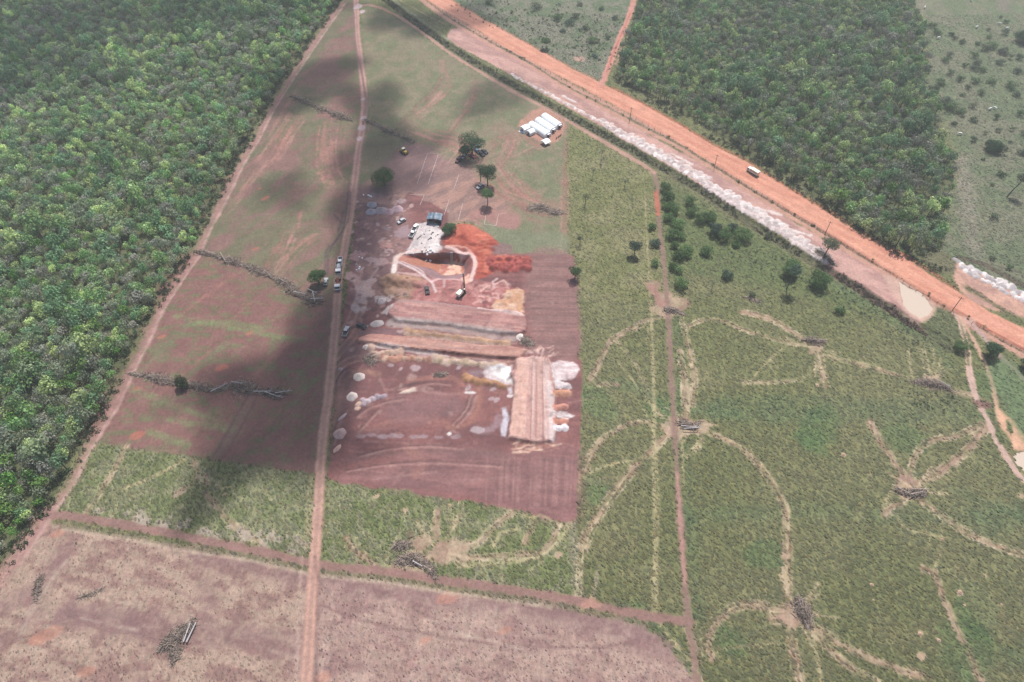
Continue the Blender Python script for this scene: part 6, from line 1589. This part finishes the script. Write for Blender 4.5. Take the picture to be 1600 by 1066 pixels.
# small debris on the working pad
def chunk(u, v, s, m_, label, group=None, name='rubble', cat='debris', k=(1, 1, 1)):
    rg = np.random.default_rng(int(u * 31 + v * 17)); b = bmesh.new(); bmesh.ops.create_icosphere(b, subdivisions=2, radius=1)
    for q in b.verts: q.co = Vector((q.co.x * s * k[0], q.co.y * s * k[1], q.co.z * s * k[2])) * (1 + rg.uniform(-.28, .28))
    me = bpy.data.meshes.new(name); b.to_mesh(me); b.free(); me.materials.append(m_)
    x, y = G(u, v); return tag(obj(name, me, None, (x, y, zat(x, y) + s * k[2] * .4), rg.uniform(0, 3)), label, cat, group)
for u, v in ((663, 366), (665, 361), (671, 360.5), (674, 366), (676, 364), (672, 374), (674, 372), (659, 380), (664, 387), (681, 369), (684, 367), (668, 351), (658, 355), (666, 391), (671, 386), (678, 354)):
    chunk(u, v, rng.uniform(.2, .42), M_DARK if rng.random() < .5 else M_GREY, 'small dark lump of building debris on the pale working pad', 'debris on the working pad', k=(1.3, .8, .7))
for u, v in ((667, 396), (671, 398), (665, 399), (669, 393), (662, 395), (673, 391), (676, 394), (660, 392)):
    chunk(u, v, rng.uniform(.3, .6), M_WHITE, 'bright white block spilled at the rim of the pit', 'white blocks at the pit rim')
def timber(u, v, ang, l_, m_, label, name='timber_beam', cat='beam', group=None):
    x, y = G(u, v); return tag(MB().box(-l_ / 2, l_ / 2, -.14, .14, .02, .24).build(name, m_, None, bevel=.02, loc=(x, y, zat(x, y)), rz=ang), label, cat, group)
timber(679, 353, -.25, 4.2, M_CANVAS, 'long white beam lying below the tarpaulin shelter')
timber(655, 371, 1.0, 3, M_DARK, 'dark beam beside the lower white pickup'); timber(671, 373, 1.0, 2.4, M_DARK, 'dark beam in the middle of the working pad')
for u, v in ((580, 308), (568, 305), (561, 402), (566, 404), (560, 408), (557, 414), (562, 418), (557, 422), (561, 421)):
    chunk(u, v, rng.uniform(.3, .55), M_CANVAS if rng.random() < .6 else M_LOG, 'pale stone in the litter beside the farm track', 'pale stones beside the farm track')
chunk(577, 306, .7, M_WHITE, 'white sheeting bundle under the wide flat tree', name='sheet_bundle', cat='bundle', k=(1.6, .6, .5))
# ------------------------------------------------------------------ chalk rectangles on the yard
def chalk(a, b, w=.11):
    p, q = np.array(G(*a)), np.array(G(*b)); d = (q - p) / np.linalg.norm(q - p); nr = np.array([-d[1], d[0]]) * w / 2
    n = max(2, int(np.linalg.norm(q - p) / .8)); V, F_ = [], []
    for k in range(n + 1):
        c = p + (q - p) * k / n
        for s_ in (-1, 1): e = c + nr * s_; V.append((e[0], e[1], zat(c[0], c[1]) + .10))
        if k: F_.append((2 * k - 2, 2 * k, 2 * k + 1, 2 * k - 1))
    return V, F_
def chalks(segs):
    V, F_ = [], []
    for s_ in segs:
        v, f = chalk(*s_); F_ += [tuple(i + len(V) for i in q) for q in f]; V += v
    tag(obj('ground_marking', mesh_np('ground_marking', V, F_, M_CHALK)), kind='structure')
chalks([((668, 240), (685, 240)), ((668, 240), (652, 287)), ((685, 241), (669, 288))])
chalks([((717, 273), (710, 293)), ((640, 304), (663, 305)), ((663, 305), (656, 321))])
chalks([((702, 312), (694, 336)), ((723, 318), (716, 345))])
chalks([((759, 337), (757, 351)), ((757, 351), (775, 353)), ((775, 353), (779, 335)), ((779, 335), (790, 333))])

# ------------------------------------------------------------------ road fence and utility poles
def fence(pts, label, gap=5.2, maxn=100):
    P = smooth(W_(pts), False, 1.0); d = np.concatenate([[0], np.cumsum(np.linalg.norm(np.diff(P, axis=0), axis=1))])
    n = min(maxn, int(d[-1] / gap)); x0, y0 = P[len(P) // 2]
    t = empty('wire_fence', (x0, y0, 0)); tag(t, label, 'fence')
    pm = None; tops = []
    for k in range(n + 1):
        s_ = d[-1] * k / n; x, y = np.interp(s_, d, P[:, 0]), np.interp(s_, d, P[:, 1]); z = zat(x, y)
        if pm is None:
            o = MB().tube((0, 0, -.3), (0, 0, 1.35), .1, .085, 6).build('post', M_WOOD, t); pm = o.data
        else: o = obj('post', pm, t)
        o.location = (x - x0, y - y0, z); tops.append(Vector((x - x0, y - y0, z)))
    for hz in (.45, .8, 1.2):
        b = MB()
        for a, c in zip(tops[:-1], tops[1:]): b.tube(a + Vector((0, 0, hz)), c + Vector((0, 0, hz)), .012, .012, 3, False)
        b.build('wire', M_GREY, t)
fence([(668, 4), (740, 47), (800, 84), (850, 110), (900, 136), (950, 163), (1000, 191), (1050, 220), (1112, 258)], 'post and wire fence along the upper stretch of the orange road', 4.2)
fence([(1120, 262), (1150, 280), (1200, 311), (1250, 342), (1300, 371), (1350, 402), (1400, 434), (1450, 466), (1486, 488)], 'post and wire fence along the middle stretch of the orange road', 3.0)
fence([(1518, 506), (1550, 524), (1600, 551), (1700, 606)], 'post and wire fence along the lower right stretch of the orange road', 3.0)
def upole(u, v, label, h=7.5):
    x, y = G(u, v); t = empty('utility_pole', (x, y, zat(x, y)), -.6); tag(t, label, 'pole')
    MB().tube((0, 0, -.5), (0, 0, h), .17, .11, 8).build('shaft', M_WOOD, t); MB().box(-.9, .9, -.06, .06, h - .7, h - .55).build('crossarm', M_WOOD, t)
    for x_ in (-.8, 0, .8): MB().tube((x_, 0, h - .56), (x_, 0, h - .36), .05, .04, 6).build('insulator', M_GREY, t)
upole(1489, 484, 'utility pole beside the pond and track junction'); upole(1289, 366, 'utility pole on the road edge above the tall thin tree'); upole(1116, 262, 'utility pole on the road edge below the truck')
upole(984, 188, 'utility pole on the road edge near the side road junction'); upole(949, 209, 'short pole standing in the spoil ridge beyond the camp', 5.5)
# ------------------------------------------------------------------ cattle
def cow(u, v, rz, label='small white cow grazing in the far right pasture'):
    x, y = G(u, v); t = empty('cow', (x, y, zat(x, y)), rz); tag(t, label, 'cow', 'white cattle in the far pasture')
    if 'cow' not in PM:
        vs = [(-1.0, 0, 1.12), (-.55, 0, 1.12), (0, 0, 1.05), (.5, 0, 1.15), (.72, 0, 1.32), (1.0, 0, 1.15), (1.3, 0, .85), (1.55, 0, .62)]; rad = [.26, .34, .38, .36, .30, .19, .17, .09]
        ed = [(k, k + 1) for k in range(7)]
        for bx, s_ in ((1, 1), (1, -1), (3, 1), (3, -1)):
            b0 = len(vs); xx = vs[bx][0]; hd = bx == 1
            vs += [(xx - .08 * hd, .2 * s_, .75), (xx - (.18 if hd else -.02), .2 * s_, .42), (xx - (.08 if hd else 0), .2 * s_, .02)]; rad += [.15, .075, .065]; ed += [(bx, b0), (b0, b0 + 1), (b0 + 1, b0 + 2)]
        for s_ in (1, -1): b0 = len(vs); vs.append((1.22, .26 * s_, .98)); rad.append(.05); ed.append((6, b0))
        vs += [(-1.22, 0, .9), (-1.2, 0, .45)]; rad += [.04, .03]; ed += [(0, len(vs) - 2), (len(vs) - 2, len(vs) - 1)]
        me = bpy.data.meshes.new('cow_body'); me.from_pydata(vs, ed, []); o = bpy.data.objects.new('tmp', me); COLL.objects.link(o)
        md = o.modifiers.new('s', 'SKIN')
        for k, r_ in enumerate(rad): me.skin_vertices[0].data[k].radius = (r_, r_)
        me.skin_vertices[0].data[2].use_root = True
        o.modifiers.new('d', 'SUBSURF').levels = 1
        dg = bpy.context.evaluated_depsgraph_get(); m2 = bpy.data.meshes.new_from_object(o.evaluated_get(dg)); m2.materials.clear(); m2.materials.append(M_HIDE)
        bpy.data.objects.remove(o); PM['cow'] = m2
    obj('body', PM['cow'], t)
    for s_ in (1, -1): MB().tube((1.2, .1 * s_, 1.0), (1.15, .3 * s_, 1.2), .035, .012, 5).build('horn', M_GREY, t)
for u, v, a in ((1444.5, 13, 1.0), (1525.5, 44, .4), (1561, 38.5, 2.8), (1546, 172, .3), (1553.5, 170.5, 2.2), (1466, 61, .1), (1499.5, 211, 3.0), (1573, 46, 0.0), (1517, 2, 1.5)): cow(u, v, a)
# ------------------------------------------------------------------ clouds high above, outside the view: they throw the soft dark patches
def vol_mat(name, dens, col, aniso=0.3):
    m_ = bpy.data.materials.new(name); m_.use_nodes = True; t_ = m_.node_tree
    for n_ in list(t_.nodes):
        if n_.type == 'BSDF_PRINCIPLED': t_.nodes.remove(n_)
    pv = t_.nodes.new('ShaderNodeVolumePrincipled'); pv.inputs['Color'].default_value = (*col, 1); pv.inputs['Density'].default_value = dens; pv.inputs['Anisotropy'].default_value = aniso
    o_ = [n_ for n_ in t_.nodes if n_.type == 'OUTPUT_MATERIAL'][0]; t_.links.new(pv.outputs[0], o_.inputs['Volume'])
    return m_
M_CLOUD = vol_mat('cloud_vapour', 0.066, (1, 1, 1), .4)
CALT = 620.0
def cloud(u, v, rx, ry, ang, th=12.0, seed=0):
    gx_, gy_ = G(u, v); alt_ = CALT + seed * 30.0; k_ = alt_ / math.tan(SUN_EL)
    x, y = gx_ + math.sin(SUN_AZ) * k_, gy_ + math.cos(SUN_AZ) * k_
    b = bmesh.new(); bmesh.ops.create_icosphere(b, subdivisions=4, radius=1)
    for q in b.verts:
        f = 1 + .22 * math.sin(3 * q.co.x + seed) * math.cos(2.4 * q.co.y + seed * 2) + .12 * math.sin(6.1 * q.co.y + seed) + .08 * math.sin(9 * q.co.x * q.co.y + seed)
        q.co = Vector((q.co.x * rx * f, q.co.y * ry * f, q.co.z * th * f))
    me = bpy.data.meshes.new('cloud'); b.to_mesh(me); b.free(); me.materials.append(M_CLOUD)
    o = obj('cloud', me, None, (x, y, alt_), ang); tag(o, kind='structure')
for i_, (u, v, rx, ry, a, th) in enumerate(((528, 520, 12, 30, .1, 9), (552, 340, 14, 26, 0, 8), (425, 640, 38, 24, 1.2, 14), (470, 700, 26, 16, .1, 9), (490, 560, 16, 34, .1, 11), (565, 430, 13, 60, .05, 12), (584, 275, 24, 30, .5, 10), (590, 180, 18, 42, .3, 11), (475, 130, 34, 26, .4, 12),
                                          (440, 300, 14, 16, 1.0, 6), (170, 30, 150, 36, .1, 8), (30, 110, 60, 30, -.3, 8), (640, 230, 20, 16, .6, 8), (630, 30, 26, 24, .3, 9), (780, 150, 26, 18, .5, 7), (350, 600, 20, 12, .1, 7), (700, 30, 40, 20, .4, 9))):
    cloud(u, v, rx, ry, a, th, i_ * .7)
# ------------------------------------------------------------------ the air
hz = MB(); hz.box(-2650, 2650, -2650, 2650, -3.5, HC + 12)
hz_o = hz.build('haze', vol_mat('haze_air', 0.00034, (0.93, 0.965, 1.0), .25)); tag(hz_o, kind='stuff')


print('script', round(time.time() - T0, 1))
